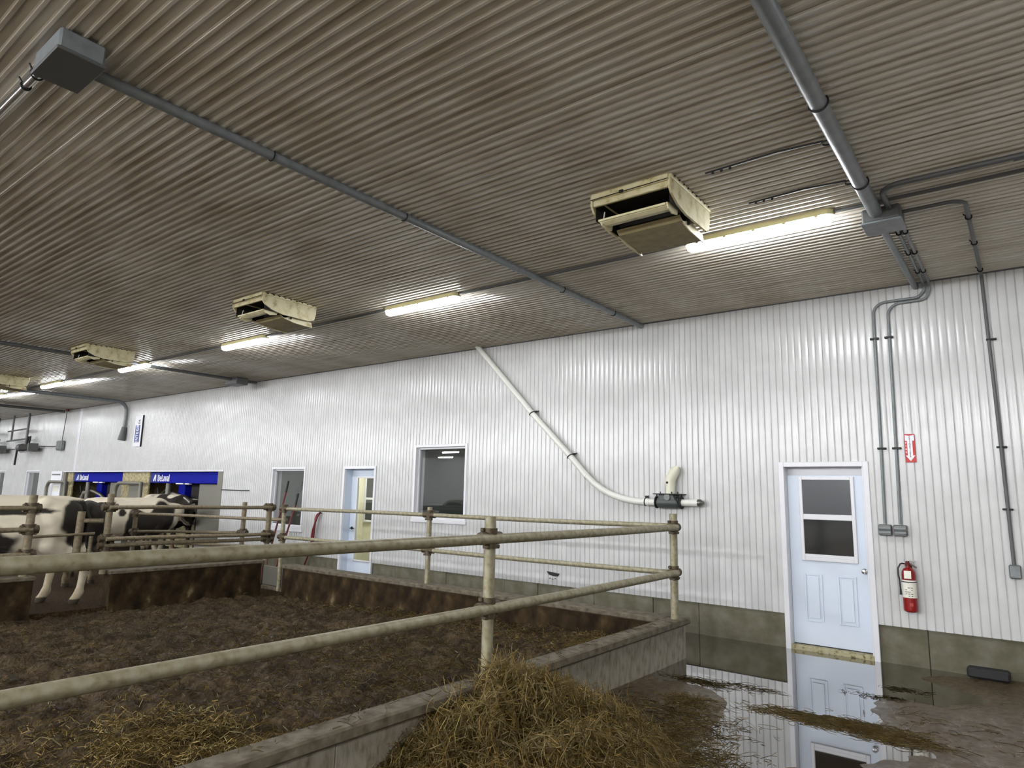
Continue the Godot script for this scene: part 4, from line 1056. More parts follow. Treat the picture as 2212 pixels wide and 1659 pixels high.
	part("loop", MB.new().tube([Vector3(0.03, 0.42, 0.0), Vector3(0.0, 0.33, 0.05), Vector3(-0.05, 0.2, 0.06), Vector3(-0.08, -0.1, 0.06), Vector3(-0.10, -0.45, 0.05)], 0.02, 8), M.red_dark, hl)
	part("strap", MB.new().tube([Vector3(-0.05, 0.36, 0.04), Vector3(-0.05, 0.22, 0.06), Vector3(-0.13, 0.05, 0.05), Vector3(-0.17, -0.12, 0.04), Vector3(-0.15, -0.45, 0.05)], 0.016, 8), M.red, hl)
	part("hook", MB.new().tube([Vector3(0.05, 0.40, -0.02), Vector3(0.05, 0.43, 0.03), Vector3(0.06, 0.39, 0.05)], 0.01, 6), M.strap, hl)
	for k in 2:
		var t := thing("hand_tool", ["long red handled tool leaning by the narrow window, taller", "red handled tool leaning by the narrow window, shorter"][k], "tool", Vector3(-12.95 + 0.36 * k, 0.0, 0.62))
		var hh: float = [1.72, 1.45][k]
		part("handle", MB.new().tube([Vector3(0.0, 0.05, 0), Vector3(-0.10 + 0.03 * k, hh, -0.45)], 0.02, 8), M.red_dark, t)
		part("grip", MB.new().tube([Vector3(-0.10 + 0.03 * k, hh, -0.45), Vector3(-0.115 + 0.03 * k, hh + 0.25, -0.5)], 0.024, 8), M.black, t)
		part("blade", MB.new().box(Vector3(0.0, 0.07, 0.0), Vector3(0.22, 0.14, 0.02), 0.004), M.red, t)
	single("wall_rod", MB.new().tube([Vector3(-16.0, 1.74, 0.035), Vector3(-14.75, 1.735, 0.035)], 0.012, 6), M.strap, "thin dark rod on the white wall right of the milking stalls", "rod")
	# vertical blue and white sign
	var bs := thing("wall_sign", "tall white sign with upright blue lettering above the milking stalls", "sign", Vector3(-21.0, 3.4, 0.03))
	part("board", MB.new().box(Vector3(0, 0, 0.0), Vector3(0.52, 0.92, 0.03), 0.006), M.white_print, bs)
	part("edge", MB.new().box(Vector3(0.262, 0, 0.0), Vector3(0.03, 0.94, 0.05), 0.004), M.strap, bs)
	part("blue_field", MB.new().box(Vector3(-0.02, -0.08, 0.016), Vector3(0.30, 0.52, 0.006), 0.001), M.sign_blue, bs)
	var tx := part_mesh("lettering", text_mesh("INTEGR", 0.125, 0.004), M.white_print, bs)
	tx.position = Vector3(-0.015, -0.08, 0.022); tx.rotation.z = PI / 2
	tx.scale = Vector3(0.88, 1.35, 1)
	var tl := part_mesh("lettering", text_mesh("IA", 0.10, 0.004), M.strap, bs)
	tl.position = Vector3(0.05, 0.28, 0.018); tl.rotation.z = PI / 2 - 0.1

func build_far() -> void:
	# hanging drive units on drop pipes
	for k in 2:
		var u := thing("drive_unit", ["dark motor unit hung from drop pipes, right of two at the far left", "dark motor unit hung from drop pipes at the left picture edge"][k], "motor", Vector3(-29.4 - 3.5 * k, 3.1, 0.35), 0.0, "motor units at the far left")
		part("body", MB.new().span(Vector3(-0.35, -0.12, -0.12), Vector3(0.75, 0.10, 0.14), 0.03), M.stall_dark, u)
		part("end_plate", MB.new().span(Vector3(0.72, -0.15, -0.15), Vector3(0.80, 0.13, 0.17), 0.01), M.conduit_dark, u)
		part("gear_head", MB.new().lathe(Vector3(-0.42, 0.0, 0), Vector3.RIGHT, [Vector2(0, -0.3), Vector2(0.13, -0.3), Vector2(0.15, -0.2), Vector2(0.15, 0.15), Vector2(0, 0.16)], 12), M.conduit_dark, u)
		part("arm", MB.new().tube([Vector3(-0.55, 0.0, 0.1), Vector3(-0.62, -0.65, 0.1)], 0.035, 8), M.stall_dark, u)
		for i in 2: part("lever", MB.new().tube([Vector3(0.05 + 0.2 * i, 0.08, 0), Vector3(0.12 + 0.22 * i, 0.40, 0)], 0.035, 6), M.stall_dark, u)
		part("drip_rail", MB.new().tube([Vector3(-0.2, -0.2, 0.1), Vector3(0.75, -0.16, 0.1)], 0.015, 6), M.galv, u)
		part("drop_pipe", MB.new().tube([Vector3(-0.05, 0.08, 0), Vector3(-0.05, 1.27, 0)], 0.045, 8), M.conduit_dark, u)
		part("drop_pipe", MB.new().tube([Vector3(-1.75, 0.28, 0), Vector3(-1.75, 1.27, 0)], 0.035, 8), M.conduit_dark, u)
		part("cross_pipe", MB.new().tube([Vector3(-0.05, 0.70, 0), Vector3(-2.2, 0.67, 0)], 0.03, 8), M.conduit_dark, u)
		part("cross_pipe", MB.new().tube([Vector3(-0.05, 0.32, 0), Vector3(-2.2, 0.29, 0)], 0.032, 8), M.conduit_dark, u)
	single("cable", MB.new().tube([Vector3(-33, 3.08, 0.12), Vector3(-28.4, 3.12, 0.12), Vector3(-26.9, 3.1, 0.08)], 0.012, 6), M.strap, "thin cable from the hung motor units to the small box on the wall", "cable")
	var b := thing("control_box", "small grey box on the far wall left of the conduit end", "electrical box", Vector3(-26.8, 3.12, 0.10))
	part("box", MB.new().box(Vector3.ZERO, Vector3(0.42, 0.34, 0.12), 0.02), M.conduit, b)
	part("cable", MB.new().tube([Vector3(0.1, 0.15, 0), Vector3(0.22, 1.25, 0)], 0.014, 6), M.conduit_dark, b)
	part("lid", MB.new().box(Vector3(0, 0, 0.065), Vector3(0.36, 0.28, 0.02), 0.01), M.galv, b)
	single("warning_lamp", MB.new().lathe(Vector3(-26.4, CEIL - 0.09, 0.15), Vector3.UP, [Vector2(0, 0), Vector2(0.05, 0.01), Vector2(0.06, 0.08), Vector2(0, 0.085)], 10), M.red_dark, "small red fitting under the ceiling edge at the far left", "fitting")
	var nb := thing("notice_board", "white board beside the left milking stall", "board", Vector3(-26.95, 1.75, 0.04))
	part("board", MB.new().box(Vector3.ZERO, Vector3(0.95, 0.95, 0.03), 0.006), M.white_print, nb)
	part("strip", MB.new().box(Vector3(0.0, 0.36, 0.018), Vector3(0.75, 0.05, 0.01), 0.003), M.conduit, nb)
	part("sheet", MB.new().box(Vector3(0.1, -0.12, 0.018), Vector3(0.5, 0.2, 0.006), 0.001), M.paper, nb)
	# milking stalls
	var bay := struct("wall_stalls", "dim room behind the opening of the milking stalls", "room")
	part("back", MB.new().span(Vector3(-26.8, -0.36, -3.3), Vector3(-15.4, 2.7, -3.2), 0.0), M.stall_wall, bay)
	part("side", MB.new().span(Vector3(-15.7, -0.36, -3.2), Vector3(-15.6, 2.7, -0.2), 0.0), M.stall_wall, bay)
	part("side", MB.new().span(Vector3(-26.8, -0.36, -3.2), Vector3(-26.7, 2.7, -0.2), 0.0), M.stall_wall, bay)
	part("top", MB.new().span(Vector3(-26.9, 2.62, -3.3), Vector3(-15.5, 2.72, -0.15), 0.0), M.stall_wall, bay)
	part("panel", MB.new().span(Vector3(-21.9, 1.0, -0.10), Vector3(-20.15, 2.19, -0.05), 0.006), M.stall_wall, bay)
	part("panel", MB.new().span(Vector3(-26.2, 1.0, -0.10), Vector3(-25.75, 2.19, -0.05), 0.006), M.stall_wall, bay)
	var st := thing("milking_stall", "milking stall with blue header, right of two, behind the second cow", "milking machine", Vector3(-18.3, -0.16, -0.3), 0.0, "milking stalls in the wall opening")
	var hd := part("header", MB.new().span(Vector3(-1.95, 2.04, -0.28), Vector3(1.92, 2.345, 0.2), 0.02), M.blue, st)
	part("header_end", MB.new().span(Vector3(-2.05, 2.045, -0.26), Vector3(-1.30, 2.34, 0.206), 0.02), M.blue_pale, st)
	var brand := part_mesh("lettering", text_mesh("DeLaval", 0.15, 0.006), M.white_print, hd)
	brand.position = Vector3(-1.06, 2.175, 0.21); brand.scale = Vector3(0.92, 1.25, 1)
	part("emblem", MB.new().prism(PackedVector2Array([Vector2(-0.09, -0.085), Vector2(-0.03, -0.085), Vector2(0.03, 0.03), Vector2(0.03, -0.085), Vector2(0.075, -0.085), Vector2(0.075, 0.10), Vector2(0.02, 0.10)]), Vector3(-1.60, 2.175, 0.206), Vector3.RIGHT, Vector3.UP, Vector3(0, 0, 0.006)), M.white_print, hd)
	part("side_cabinet", MB.new().span(Vector3(0.75, 0.1, -0.1), Vector3(1.93, 2.04, 0.10), 0.02), M.stall_grey, st)
	part("dark_cabinet", MB.new().span(Vector3(-0.35, 1.25, -0.9), Vector3(0.72, 2.03, -0.25), 0.02), M.stall_dark, st)
	part("blue_column", MB.new().span(Vector3(-0.80, 1.45, -0.4), Vector3(-0.42, 2.05, -0.1), 0.02), M.blue, st)
	part("post", MB.new().tube([Vector3(-0.95, 0.0, 0.1), Vector3(-0.95, 2.05, 0.1)], 0.07, 10), M.stall_grey, st)
	part("post", MB.new().tube([Vector3(0.62, 0.0, 0.0), Vector3(0.62, 1.5, 0.0)], 0.06, 10), M.stall_dark, st)
	part("top_rail", MB.new().tube([Vector3(-1.9, 1.42, 0.1), Vector3(0.62, 1.50, 0.05)], 0.055, 10), M.stainless, st)
	part("side_rail", MB.new().tube([Vector3(-1.9, 1.0, 0.1), Vector3(0.62, 1.0, 0.05)], 0.05, 10), M.stall_grey, st)
	part("robot_arm", MB.new().tube([Vector3(-1.5, 1.58, 0.0), Vector3(-1.1, 1.78, 0.0), Vector3(-0.5, 1.72, 0.05), Vector3(0.1, 1.62, 0.08), Vector3(0.4, 1.52, 0.1)], 0.05, 10), M.stainless, st)
	part("robot_arm", MB.new().tube([Vector3(-1.35, 1.48, 0.1), Vector3(-1.2, 1.68, 0.1), Vector3(-0.9, 1.70, 0.1)], 0.07, 10), M.stall_grey, st)
	part("status_lamp", MB.new().span(Vector3(-0.35, 2.015, 0.1), Vector3(0.05, 2.045, 0.2), 0.006), M.white_print, st)
	part("status_lamp", MB.new().span(Vector3(0.15, 2.01, 0.1), Vector3(0.36, 2.045, 0.2), 0.01), M.white_print, st)
	part("feed_bowl", MB.new().lathe(Vector3(0.15, 1.0, 0.15), Vector3.UP, [Vector2(0.02, 0), Vector2(0.2, 0.05), Vector2(0.26, 0.35), Vector2(0.24, 0.35), Vector2(0.17, 0.07)], 16), M.stainless, st)
	part("hoop_rail", MB.new().tube(hoop(-3.4, -1.75, 1.15, 2.02, 0.5), 0.055, 10), M.stall_grey, st)
	part("hose", MB.new().tube([Vector3(-1.7, 1.9, 0.05), Vector3(-1.45, 1.65, 0.1), Vector3(-1.2, 1.85, 0.05), Vector3(-0.9, 1.6, 0.1)], 0.03, 8), M.rubber, st)
	part("side_wall", MB.new().span(Vector3(-2.9, 0.9, 0.26), Vector3(-2.2, 2.04, 0.34), 0.02), M.stall_grey, st)
	var s2 := copy_thing(st, Vector3(-23.85, -0.16, -0.3))
	s2.set_meta("label", "milking stall with blue header, left of two, behind the first cow")

func hoop(x0: float, x1: float, y0: float, y1: float, z: float) -> Array:
	var out := [Vector3(x0, y0, z)]
	out.append_array(arc(Vector3(x0 + 0.28, y1 - 0.28, z), Vector3.LEFT, Vector3.UP, 0.28, 0, 90, 6))
	out.append(Vector3(x1, y1, z)); out.append(Vector3(x1, y0 + 0.05, z))
	return out

# ------------------------------------------------------------------ cows
func cow_mesh(cap: Array, lo: Vector3, hi: Vector3, cell: float, paint: Callable) -> ArrayMesh:
	var nx := int((hi.x - lo.x) / cell) + 2
	var ny := int((hi.y - lo.y) / cell) + 2
	var nz := int((hi.z - lo.z) / cell) + 2
	var F := PackedFloat32Array()
	F.resize(nx * ny * nz)
	F.fill(0.2)
	var K := 0.055
	for c in cap:
		var a: Vector3 = c[0]
		var b: Vector3 = c[1]
		var ra: float = c[2]
		var rb: float = c[3]
		var sq: float = c[4] if c.size() > 4 else 1.0 # widens or flattens across
		var m := maxf(ra, rb) * maxf(sq, 1.0) + 0.12
		var p0 := ((a.min(b) - Vector3.ONE * m - lo) / cell).floor()
		var p1 := ((a.max(b) + Vector3.ONE * m - lo) / cell).ceil()
		var ab := b - a
		ab.z /= sq
		var l2 := maxf(ab.length_squared(), 1e-8)
		for k in range(maxi(0, int(p0.z)), mini(nz - 1, int(p1.z)) + 1):
			for j in range(maxi(0, int(p0.y)), mini(ny - 1, int(p1.y)) + 1):
				var at := (k * ny + j) * nx
				for i in range(maxi(0, int(p0.x)), mini(nx - 1, int(p1.x)) + 1):
					var q := Vector3(lo.x + i * cell - a.x, lo.y + j * cell - a.y, (lo.z + k * cell - a.z) / sq)
					var t := clampf(q.dot(ab) / l2, 0.0, 1.0)
					var d := (q - ab * t).length() - lerpf(ra, rb, t)
					var f := F[at + i]
					var h := maxf(K - absf(f - d), 0.0) / K
					F[at + i] = minf(f, d) - h * h * K * 0.25
	var vi := PackedInt32Array()
	vi.resize(nx * ny * nz)
	vi.fill(-1)
	var mb := MB.new()
	var off := [0, 1, nx, nx + 1, nx * ny, nx * ny + 1, nx * ny + nx, nx * ny + nx + 1]
	for k in nz - 1:
		for j in ny - 1:
			for i in nx - 1:
				var at := (k * ny + j) * nx + i
				var v0 := F[at]
				if v0 > cell * 2.0 or v0 < -cell * 2.0: continue
				var mask := 0
				for e in 8:
					if F[at + off[e]] < 0.0: mask |= 1 << e
				if mask == 0 or mask == 255: continue
				var s := Vector3.ZERO
				var cnt := 0
				for e in 8:
					for ax in 3:
						var e2: int = e | (1 << ax)
						if e2 == e: continue
						var fa: float = F[at + off[e]]
						var fb: float = F[at + off[e2]]
						if (fa < 0.0) == (fb < 0.0): continue
						var t := fa / (fa - fb)
						var pa := Vector3(e & 1, (e >> 1) & 1, (e >> 2) & 1)
						var pb := Vector3(e2 & 1, (e2 >> 1) & 1, (e2 >> 2) & 1)
						s += pa.lerp(pb, t)
						cnt += 1
				s /= cnt
				var gr := Vector3(F[at + 1] + F[at + off[3]] + F[at + off[5]] + F[at + off[7]] - F[at] - F[at + off[2]] - F[at + off[4]] - F[at + off[6]],
					F[at + off[2]] + F[at + off[3]] + F[at + off[6]] + F[at + off[7]] - F[at] - F[at + 1] - F[at + off[4]] - F[at + off[5]],
					F[at + off[4]] + F[at + off[5]] + F[at + off[6]] + F[at + off[7]] - F[at] - F[at + 1] - F[at + off[2]] - F[at + off[3]]).normalized()
				var p := lo + (Vector3(i, j, k) + s) * cell
				mb.tint = paint.call(p)
				vi[at] = mb.vert(p, gr)
	for k in range(1, nz - 1):
		for j in range(1, ny - 1):
			for i in range(1, nx - 1):
				var at := (k * ny + j) * nx + i
				if vi[at] < 0 and absf(F[at]) > cell * 2.0: continue
				var ins := F[at] < 0.0
				for ax in 3:
					var st: int = [1, nx, nx * ny][ax]
					if (F[at + st] < 0.0) == ins: continue
					var u: int = [nx, nx * ny, 1][ax]
					var w: int = [nx * ny, 1, nx][ax]
					var q := [vi[at], vi[at - u], vi[at - u - w], vi[at - w]]
					if q.min() < 0: continue
					if ins:
						mb.tri_i(q[0], q[1], q[2]); mb.tri_i(q[0], q[2], q[3])
					else:
						mb.tri_i(q[0], q[2], q[1]); mb.tri_i(q[0], q[3], q[2])
	return mb.mesh()

func cow(label: String, at: Vector3, heading: Vector2, scale: float, head_yaw: float, head_drop: float, base_black: bool, patches: Array, sd: int) -> Node3D:
	# patches: [centre, radii]; inside them the coat is the other colour
	var o := thing("cow", label, "cow", at, atan2(-heading.y, heading.x))
	var V := func(x: float, y: float, z: float) -> Vector3: return Vector3(x, y, z)
	var c := []
	# trunk
	c.append([V.call(-0.68, 1.17, 0), V.call(0.45, 1.18, 0), 0.215, 0.205, 1.12])
	c.append([V.call(-0.50, 0.98, 0), V.call(0.45, 0.93, 0), 0.30, 0.30, 1.02])
	c.append([V.call(-0.30, 0.93, 0), V.call(0.20, 0.88, 0), 0.33, 0.33, 1.06])
	c.append([V.call(0.50, 0.98, 0), V.call(0.66, 0.92, 0), 0.27, 0.19])
	c.append([V.call(0.40, 1.27, 0), V.call(0.05, 1.28, 0), 0.11, 0.09])
	c.append([V.call(-0.85, 1.30, 0), V.call(0.1, 1.30, 0), 0.07, 0.07])
	c.append([V.call(-0.52, 0.70, 0), V.call(-0.30, 0.74, 0), 0.15, 0.12, 1.1])
	for s in [-1.0, 1.0]:
		var fs: float = 0.07 * s # stride
		var hs: float = 0.17 * s
		c.append([V.call(-0.50, 1.28, 0.20 * s), V.call(-0.80, 1.18, 0.13 * s), 0.105, 0.11])
		c.append([V.call(-0.64, 1.10, 0.17 * s), V.call(-0.58, 0.78, 0.19 * s), 0.20, 0.13])
		c.append([V.call(-0.74, 1.02, 0.16 * s), V.call(-0.72, 0.78, 0.18 * s), 0.17, 0.10])
		c.append([V.call(-0.60, 0.76, 0.19 * s), V.call(-0.84 + hs, 0.50, 0.18 * s), 0.115, 0.062])
		c.append([V.call(-0.84 + hs, 0.52, 0.18 * s), V.call(-0.80 + hs, 0.14, 0.18 * s), 0.058, 0.042])
		c.append([V.call(-0.80 + hs, 0.14, 0.18 * s), V.call(-0.75 + hs, 0.035, 0.18 * s), 0.046, 0.062])
		c.append([V.call(0.42, 1.18, 0.14 * s), V.call(0.58, 0.92, 0.17 * s), 0.15, 0.14])
		c.append([V.call(0.56, 0.92, 0.17 * s), V.call(0.46 - fs, 0.70, 0.17 * s), 0.13, 0.085])
		c.append([V.call(0.46 - fs, 0.72, 0.17 * s), V.call(0.50 - fs, 0.40, 0.16 * s), 0.078, 0.055])
		c.append([V.call(0.50 - fs, 0.40, 0.16 * s), V.call(0.49 - fs, 0.13, 0.16 * s), 0.052, 0.040])
		c.append([V.call(0.49 - fs, 0.13, 0.16 * s), V.call(0.53 - fs, 0.035, 0.16 * s), 0.044, 0.060])
		c.append([V.call(-0.50 + 0.12 * (s + 1.0), 0.60, 0.07 * s), V.call(-0.50 + 0.12 * (s + 1.0), 0.53, 0.07 * s), 0.025, 0.016])
	# tail
	c.append([V.call(-0.90, 1.28, 0.0), V.call(-0.99, 1.10, 0.01), 0.04, 0.03])
	c.append([V.call(-0.99, 1.10, 0.01), V.call(-0.97, 0.66, 0.03), 0.028, 0.024])
	c.append([V.call(-0.97, 0.66, 0.03), V.call(-0.95, 0.44, 0.04), 0.045, 0.03])
	# neck and head, turned about the withers
	var B := Basis(Vector3.UP, head_yaw)
	var N: Vector3 = V.call(0.62, 1.10, 0.0)
	var H := func(x: float, y: float, z: float) -> Vector3:
		var q := Vector3(x, y, z)
		var f := clampf(x / 0.55, 0.0, 1.0)
		return N + Basis(Vector3.UP, head_yaw * f) * q + Vector3(0, -head_drop * f, 0)
	c.append([H.call(-0.12, 0.0, 0), H.call(0.18, 0.06, 0), 0.215, 0.165])
	c.append([H.call(0.12, 0.05, 0), H.call(0.46, 0.17, 0), 0.17, 0.115])
	var hc: Vector3 = H.call(0.55, 0.20, 0)
	var fw: Vector3 = B * Vector3(0.80, -0.60, 0)
	var rt: Vector3 = B * Vector3(0, 0, 1)
	c.append([hc, hc + fw * 0.22, 0.125, 0.10])
	c.append([hc + fw * 0.2, hc + fw * 0.44, 0.10, 0.078])
	c.append([hc + fw * 0.44, hc + fw * 0.48, 0.082, 0.07])
	c.append([hc + fw * 0.12 + Vector3(0, -0.06, 0), hc + fw * 0.36 + Vector3(0, -0.055, 0), 0.085, 0.055])
	for s in [-1.0, 1.0]:
		c.append([hc + rt * 0.10 * s + Vector3(0, 0.05, 0), hc + rt * 0.27 * s + Vector3(0, 0.03, 0) - B * Vector3(0.04, 0, 0), 0.05, 0.038])
		c.append([hc + rt * 0.27 * s + Vector3(0, 0.03, 0) - B * Vector3(0.04, 0, 0), hc + rt * 0.32 * s - B * Vector3(0.05, 0, 0), 0.036, 0.015])
	var nn := FastNoiseLite.new()
	nn.seed = sd; nn.frequency = 1.6; nn.fractal_octaves = 3
	var nose := hc + fw * 0.52
	var paint := func(p: Vector3) -> Color:
		var nv := nn.get_noise_3dv(p)
		var near := 9.0
		for q in patches:
			var d: Vector3 = (p - q[0]) / q[1]
			near = minf(near, d.length() + nv * 0.55)
		var bk := smoothstep(0.10, -0.10, near - 1.0)
		if base_black: bk = 1.0 - bk
		if (p - hc).length() < 0.34 or (p - nose).length() < 0.3: # face: dark with a white blaze
			bk = smoothstep(0.035, 0.065, absf((p - hc).dot(rt)) - 0.02 * nv)
		var black := bk > 0.5
		var col := Color(0.64, 0.575, 0.45).lerp(Color(0.028, 0.024, 0.021), bk)
		if (p - nose).length() < 0.075: col = Color(0.42, 0.28, 0.24)
		if p.y < 0.85 and p.x > -0.60 and p.x < -0.22 and absf(p.z) < 0.2 and p.y > 0.5: col = Color(0.70, 0.55, 0.45)
		var fine := nn.get_noise_3dv(p * 5.0)
		col = col.lerp(Color(0.30, 0.23, 0.14), clampf((0.62 - p.y) * 1.1 + fine * 0.5, 0.0, 0.75))
		if not black: col = col.lerp(Color(0.45, 0.37, 0.24), clampf(nv * 0.6 + fine * 0.25 + (1.0 - p.y) * 0.35, 0.0, 0.45))
		if p.y < 0.065: col = Color(0.07, 0.055, 0.04)
		return col
	var me := cow_mesh(c, Vector3(-1.08, -0.04, -0.52 - absf(sin(head_yaw)) * 0.75), Vector3(1.75, 1.62, 0.52 + absf(sin(head_yaw)) * 0.75), 0.022, paint)
	part_mesh("body", me, M.hide, o)
	for s in [-1.0, 1.0]:
		var ep: Vector3 = hc + fw * 0.13 + rt * 0.098 * s + Vector3(0, 0.035, 0)
		part("eye", MB.new().lathe(ep - rt * 0.02 * s, rt * s, [Vector2(0.022, 0), Vector2(0.02, 0.012), Vector2(0.012, 0.02), Vector2(0, 0.024)], 10), M.eye, o)
	o.scale = Vector3.ONE * scale
	return o

func build_cows() -> void:
	cow("white cow with black belly patches, nearest, cut by the left picture edge", Vector3(-12.78, -0.10, 5.45), Vector2(-0.25, 0.96), 1.22, 0.0, 0.0, false,
		[[Vector3(0.25, 0.80, -0.35), Vector3(0.50, 0.26, 0.4)], [Vector3(-0.05, 1.20, -0.25), Vector3(0.50, 0.05, 0.2)], [Vector3(-0.92, 1.05, -0.1), Vector3(0.24, 0.26, 0.5)], [Vector3(0.7, 1.1, 0), Vector3(0.3, 0.4, 0.5)]], 11)
	cow("white backed cow with black side and shoulder, head turned to the pen", Vector3(-17.35, -0.10, 1.45), Vector2(0.30, -0.95), 1.15, 0.9, 0.18, false,
		[[Vector3(0.02, 0.80, 0.35), Vector3(0.24, 0.40, 0.35)], [Vector3(0.48, 0.85, 0.25), Vector3(0.26, 0.42, 0.3)], [Vector3(-0.86, 1.08, 0.15), Vector3(0.20, 0.12, 0.3)], [Vector3(-0.25, 1.08, 0.3), Vector3(0.07, 0.08, 0.3)]], 23)
	cow("black and white cow standing in the right milking stall behind the white backed cow", Vector3(-18.95, 0.04, -0.15), Vector2(0.97, -0.2), 1.1, 0.0, 0.1, true,
		[[Vector3(-0.7, 1.3, 0), Vector3(0.35, 0.3, 0.4)], [Vector3(0.2, 1.4, 0), Vector3(0.2, 0.12, 0.3)]], 37)
	cow("mostly black cow standing between the two white cows, seen from behind", Vector3(-15.3, -0.10, 3.25), Vector2(-0.93, -0.36), 1.12, 0.3, 0.05, true,
		[[Vector3(0.0, 0.7, 0.0), Vector3(0.4, 0.2, 0.5)]], 41)

# ------------------------------------------------------------------ straw
func blade(bend: float) -> ArrayMesh:
	var mb := MB.new()
	var rings := 5
	for k in rings:
		var f := float(k) / (rings - 1)
		var p := Vector3(f - 0.5, 0, 0)
		var r := 0.5 if k < rings - 1 else 0.25
		for s in 3:
			var a := TAU * s / 3.0
			var d := Vector3(0, cos(a), sin(a))
			mb.vert(p + d * r + Vector3(0, bend * sin(f * PI), bend * 0.6 * sin(f * TAU)), d)
	for k in rings - 1:
		for s in 3:
			var a := k * 3 + s
			var b := k * 3 + (s + 1) % 3
			mb.tri_i(a, a + 3, b); mb.tri_i(b, a + 3, b + 3)
	return mb.mesh()

func straw_tf(p: Vector3, len: float, w: float, yaw: float, pitch: float) -> Transform3D:
	var b := Basis.from_euler(Vector3(rng.randf() * TAU, 0, 0))
	b = Basis.from_euler(Vector3(0, yaw, pitch)) * b
	return Transform3D(b * Basis.from_scale(Vector3(len, w, w)), p)

func straw_color(bright: float) -> Color:
	var t := rng.randf()
	var c := Color(0.42, 0.265, 0.07).lerp(Color(0.80, 0.58, 0.25), t)
	if rng.randf() < 0.06: c = Color(0.85, 0.76, 0.50)
	return Color(minf(c.r * bright, 0.96), minf(c.g * bright, 0.715), minf(c.b * bright, 0.34))

func heap_h(x: float, z: float) -> float:
	var d := sqrt(pow((x + 3.06) / 1.22, 2.0) + pow((z - 5.0) / 1.2, 2.0))
	var n := noise.get_noise_2d(x * 2.2, z * 2.2)
	return 0.50 * pow(maxf(0.0, 1.0 - d), 0.85) * (1.0 + 0.35 * n) + 0.02 * n - 0.01

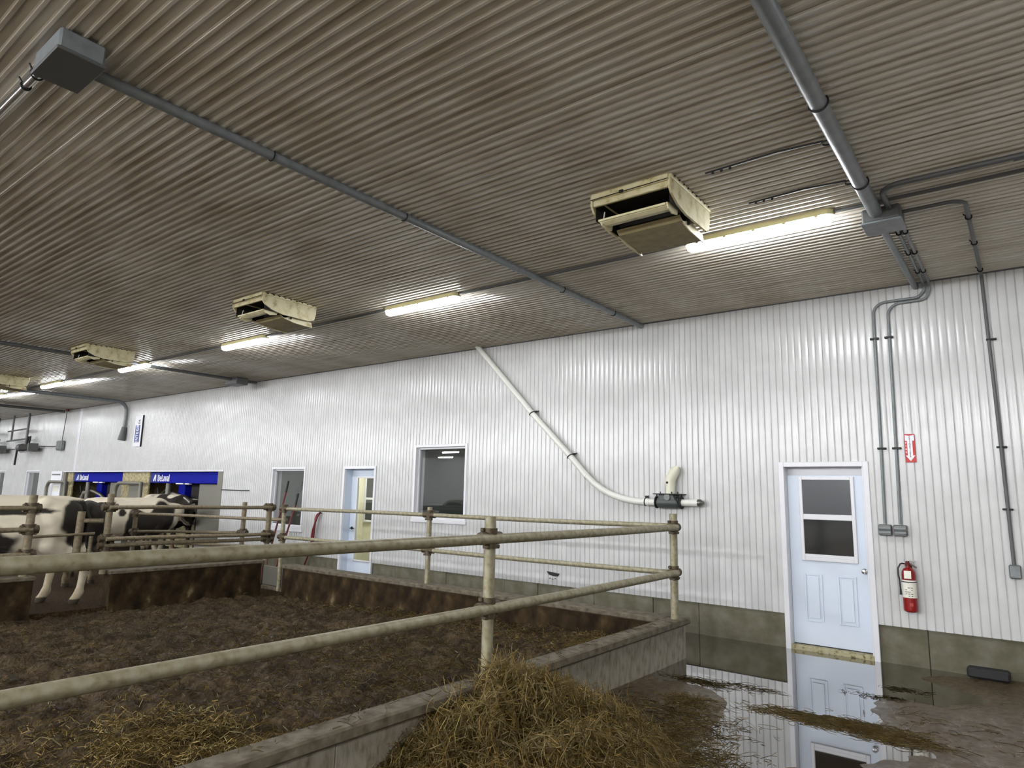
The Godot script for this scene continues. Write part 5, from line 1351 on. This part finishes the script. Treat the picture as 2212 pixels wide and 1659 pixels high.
func build_straw() -> void:
	noise.seed = 99; noise.frequency = 1.0; noise.fractal_octaves = 3
	var mb := MB.new()
	var nx := 48
	var nz := 56
	var P := []
	for j in nz + 1:
		for i in nx + 1:
			var x := -3.245 + 1.5 * i / nx
			var z := 3.6 + 2.7 * j / nz
			P.append(Vector3(x, maxf(heap_h(x, z), -0.05) - 0.012, z))
	for j in nz:
		for i in nx:
			var a := j * (nx + 1) + i
			mb.quad_out(P[a], P[a + 1], P[a + nx + 2], P[a + nx + 1], Vector3.UP)
	var core := single("straw_heap_core", mb, M.straw_bed, "matted inside of the straw heap against the pale curb", "straw")
	core.set_meta("kind", "stuff")
	var xf := []
	var co := []
	while xf.size() < 13000:
		var x := rng.randf_range(-3.24, -1.75)
		var z := rng.randf_range(3.65, 6.3)
		var h := heap_h(x, z)
		if h < 0.004: continue
		var e := 0.03
		var sl := Vector2(heap_h(x + e, z) - h, heap_h(x, z + e) - h) / e
		var yaw := rng.randf() * TAU
		var pitch := atan(sl.x * cos(yaw) - sl.y * sin(yaw)) + rng.randfn(0.0, 0.28)
		var ln := rng.randf_range(0.12, 0.42)
		xf.append(straw_tf(Vector3(x, h + rng.randf_range(-0.004, 0.035) + absf(sin(pitch)) * 0.02, z), ln, rng.randf_range(0.0036, 0.0068), yaw, pitch))
		co.append(straw_color(2.0))
	for k in 60: # stray stalks that stick out
		var x := rng.randf_range(-3.2, -2.2)
		var z := rng.randf_range(4.1, 5.9)
		var h := heap_h(x, z)
		if h < 0.05: continue
		xf.append(straw_tf(Vector3(x, h + 0.08, z), rng.randf_range(0.25, 0.45), 0.0045, rng.randf() * TAU, rng.randf_range(0.5, 1.2)))
		co.append(straw_color(1.3))
	var bl := blade(7.0)
	stuff_mm("straw_heap", bl, M.straw, xf, co, "loose heap of golden straw against the pale curb in the foreground", "straw")
	# straw on the pen floor
	noise.seed = 5; noise.frequency = 1.1; noise.fractal_octaves = 4
	xf = []; co = []
	var spots := [[-4.45, 6.62, 0.62, 0.42, 1500, 1.0], [-3.75, 6.1, 0.25, 0.6, 350, 0.9], [-3.62, 5.15, 0.14, 0.4, 130, 0.9], [-3.9, 2.3, 0.4, 0.5, 520, 1.0], [-4.9, 2.2, 0.9, 0.5, 420, 0.8], [-7.5, 1.95, 2.2, 0.25, 700, 0.75], [-6.0, 3.5, 1.6, 1.2, 700, 0.55], [-4.6, 4.6, 0.8, 1.2, 700, 0.6], [-7.5, 5.0, 3.5, 2.5, 1600, 0.42], [-5.0, 7.2, 0.9, 0.9, 500, 0.6]]
	for s in spots:
		for k in s[4]:
			var x := clampf(rng.randfn(s[0], s[2] * 0.55), -11.5, -3.42)
			var z := clampf(rng.randfn(s[1], s[3] * 0.55), 1.70, 11.0)
			var yaw := rng.randf() * TAU
			xf.append(straw_tf(Vector3(x, muck_h(x, z) + 0.008 + (0.03 * rng.randf() if s[5] >= 1.0 else 0.0), z), rng.randf_range(0.06, 0.26), rng.randf_range(0.004, 0.007), yaw, rng.randfn(0.0, 0.16)))
			co.append(straw_color(s[5]))
	stuff_mm("pen_straw", bl, M.straw, xf, co, "scattered straw trodden into the manure of the pen", "straw")
	# straw on the aisle floor and drifting in the puddle
	xf = []; co = []
	noise.seed = 77; noise.frequency = 0.9; noise.fractal_octaves = 4
	var wet := [[-2.55, 2.98, 0.20, 0.16, 260, 1.7], [-2.72, 2.25, 0.28, 0.10, 200, 0.7], [-2.35, 2.1, 0.3, 0.06, 60, 0.6], [-1.65, 2.70, 0.36, 0.11, 420, 1.9], [-1.25, 2.68, 0.40, 0.16, 420, 1.6], [-0.95, 2.78, 0.28, 0.12, 200, 1.3], [-2.55, 3.5, 0.5, 0.35, 260, 0.7], [-2.0, 4.25, 0.35, 0.35, 650, 1.8], [-2.35, 3.85, 0.35, 0.3, 500, 1.5], [-2.5, 3.3, 0.45, 0.25, 260, 1.2], [-3.0, 6.2, 0.2, 0.5, 260, 0.6], [-0.6, 2.2, 0.7, 0.5, 70, 1.0], [-1.25, 1.6, 0.2, 0.06, 60, 0.35], [-1.15, 1.15, 0.15, 0.05, 50, 0.35]]
	for s in wet:
		for k in s[4]:
			var x := clampf(rng.randfn(s[0], s[2] * 0.6), -3.2, 1.0)
			var z := rng.randfn(s[1], s[3] * 0.6)
			xf.append(straw_tf(Vector3(x, maxf(0.003, floor_h(x, z) + 0.004), z), rng.randf_range(0.06, 0.24), rng.randf_range(0.003, 0.005), rng.randfn(-0.15, 0.5) if s[5] in [0.6, 0.7, 1.3, 1.6, 1.9] else rng.randf() * TAU, rng.randfn(0.0, 0.05)))
			co.append(straw_color(s[5]))
	stuff_mm("aisle_straw", blade(3.0), M.straw, xf, co, "wet brown straw drifting in the puddle and on the aisle floor", "straw")
	# few stalks on the curb cap
	xf = []; co = []
	for k in 70:
		var z := rng.randf_range(1.8, 7.2)
		xf.append(straw_tf(Vector3(rng.randf_range(-3.38, -3.24), 0.457, z), rng.randf_range(0.04, 0.2), 0.004, rng.randf() * TAU, rng.randfn(0, 0.03)))
		co.append(straw_color(0.8))
	stuff_mm("curb_straw", blade(2.0), M.straw, xf, co, "few straw stalks lying on the cap of the pale curb", "straw")
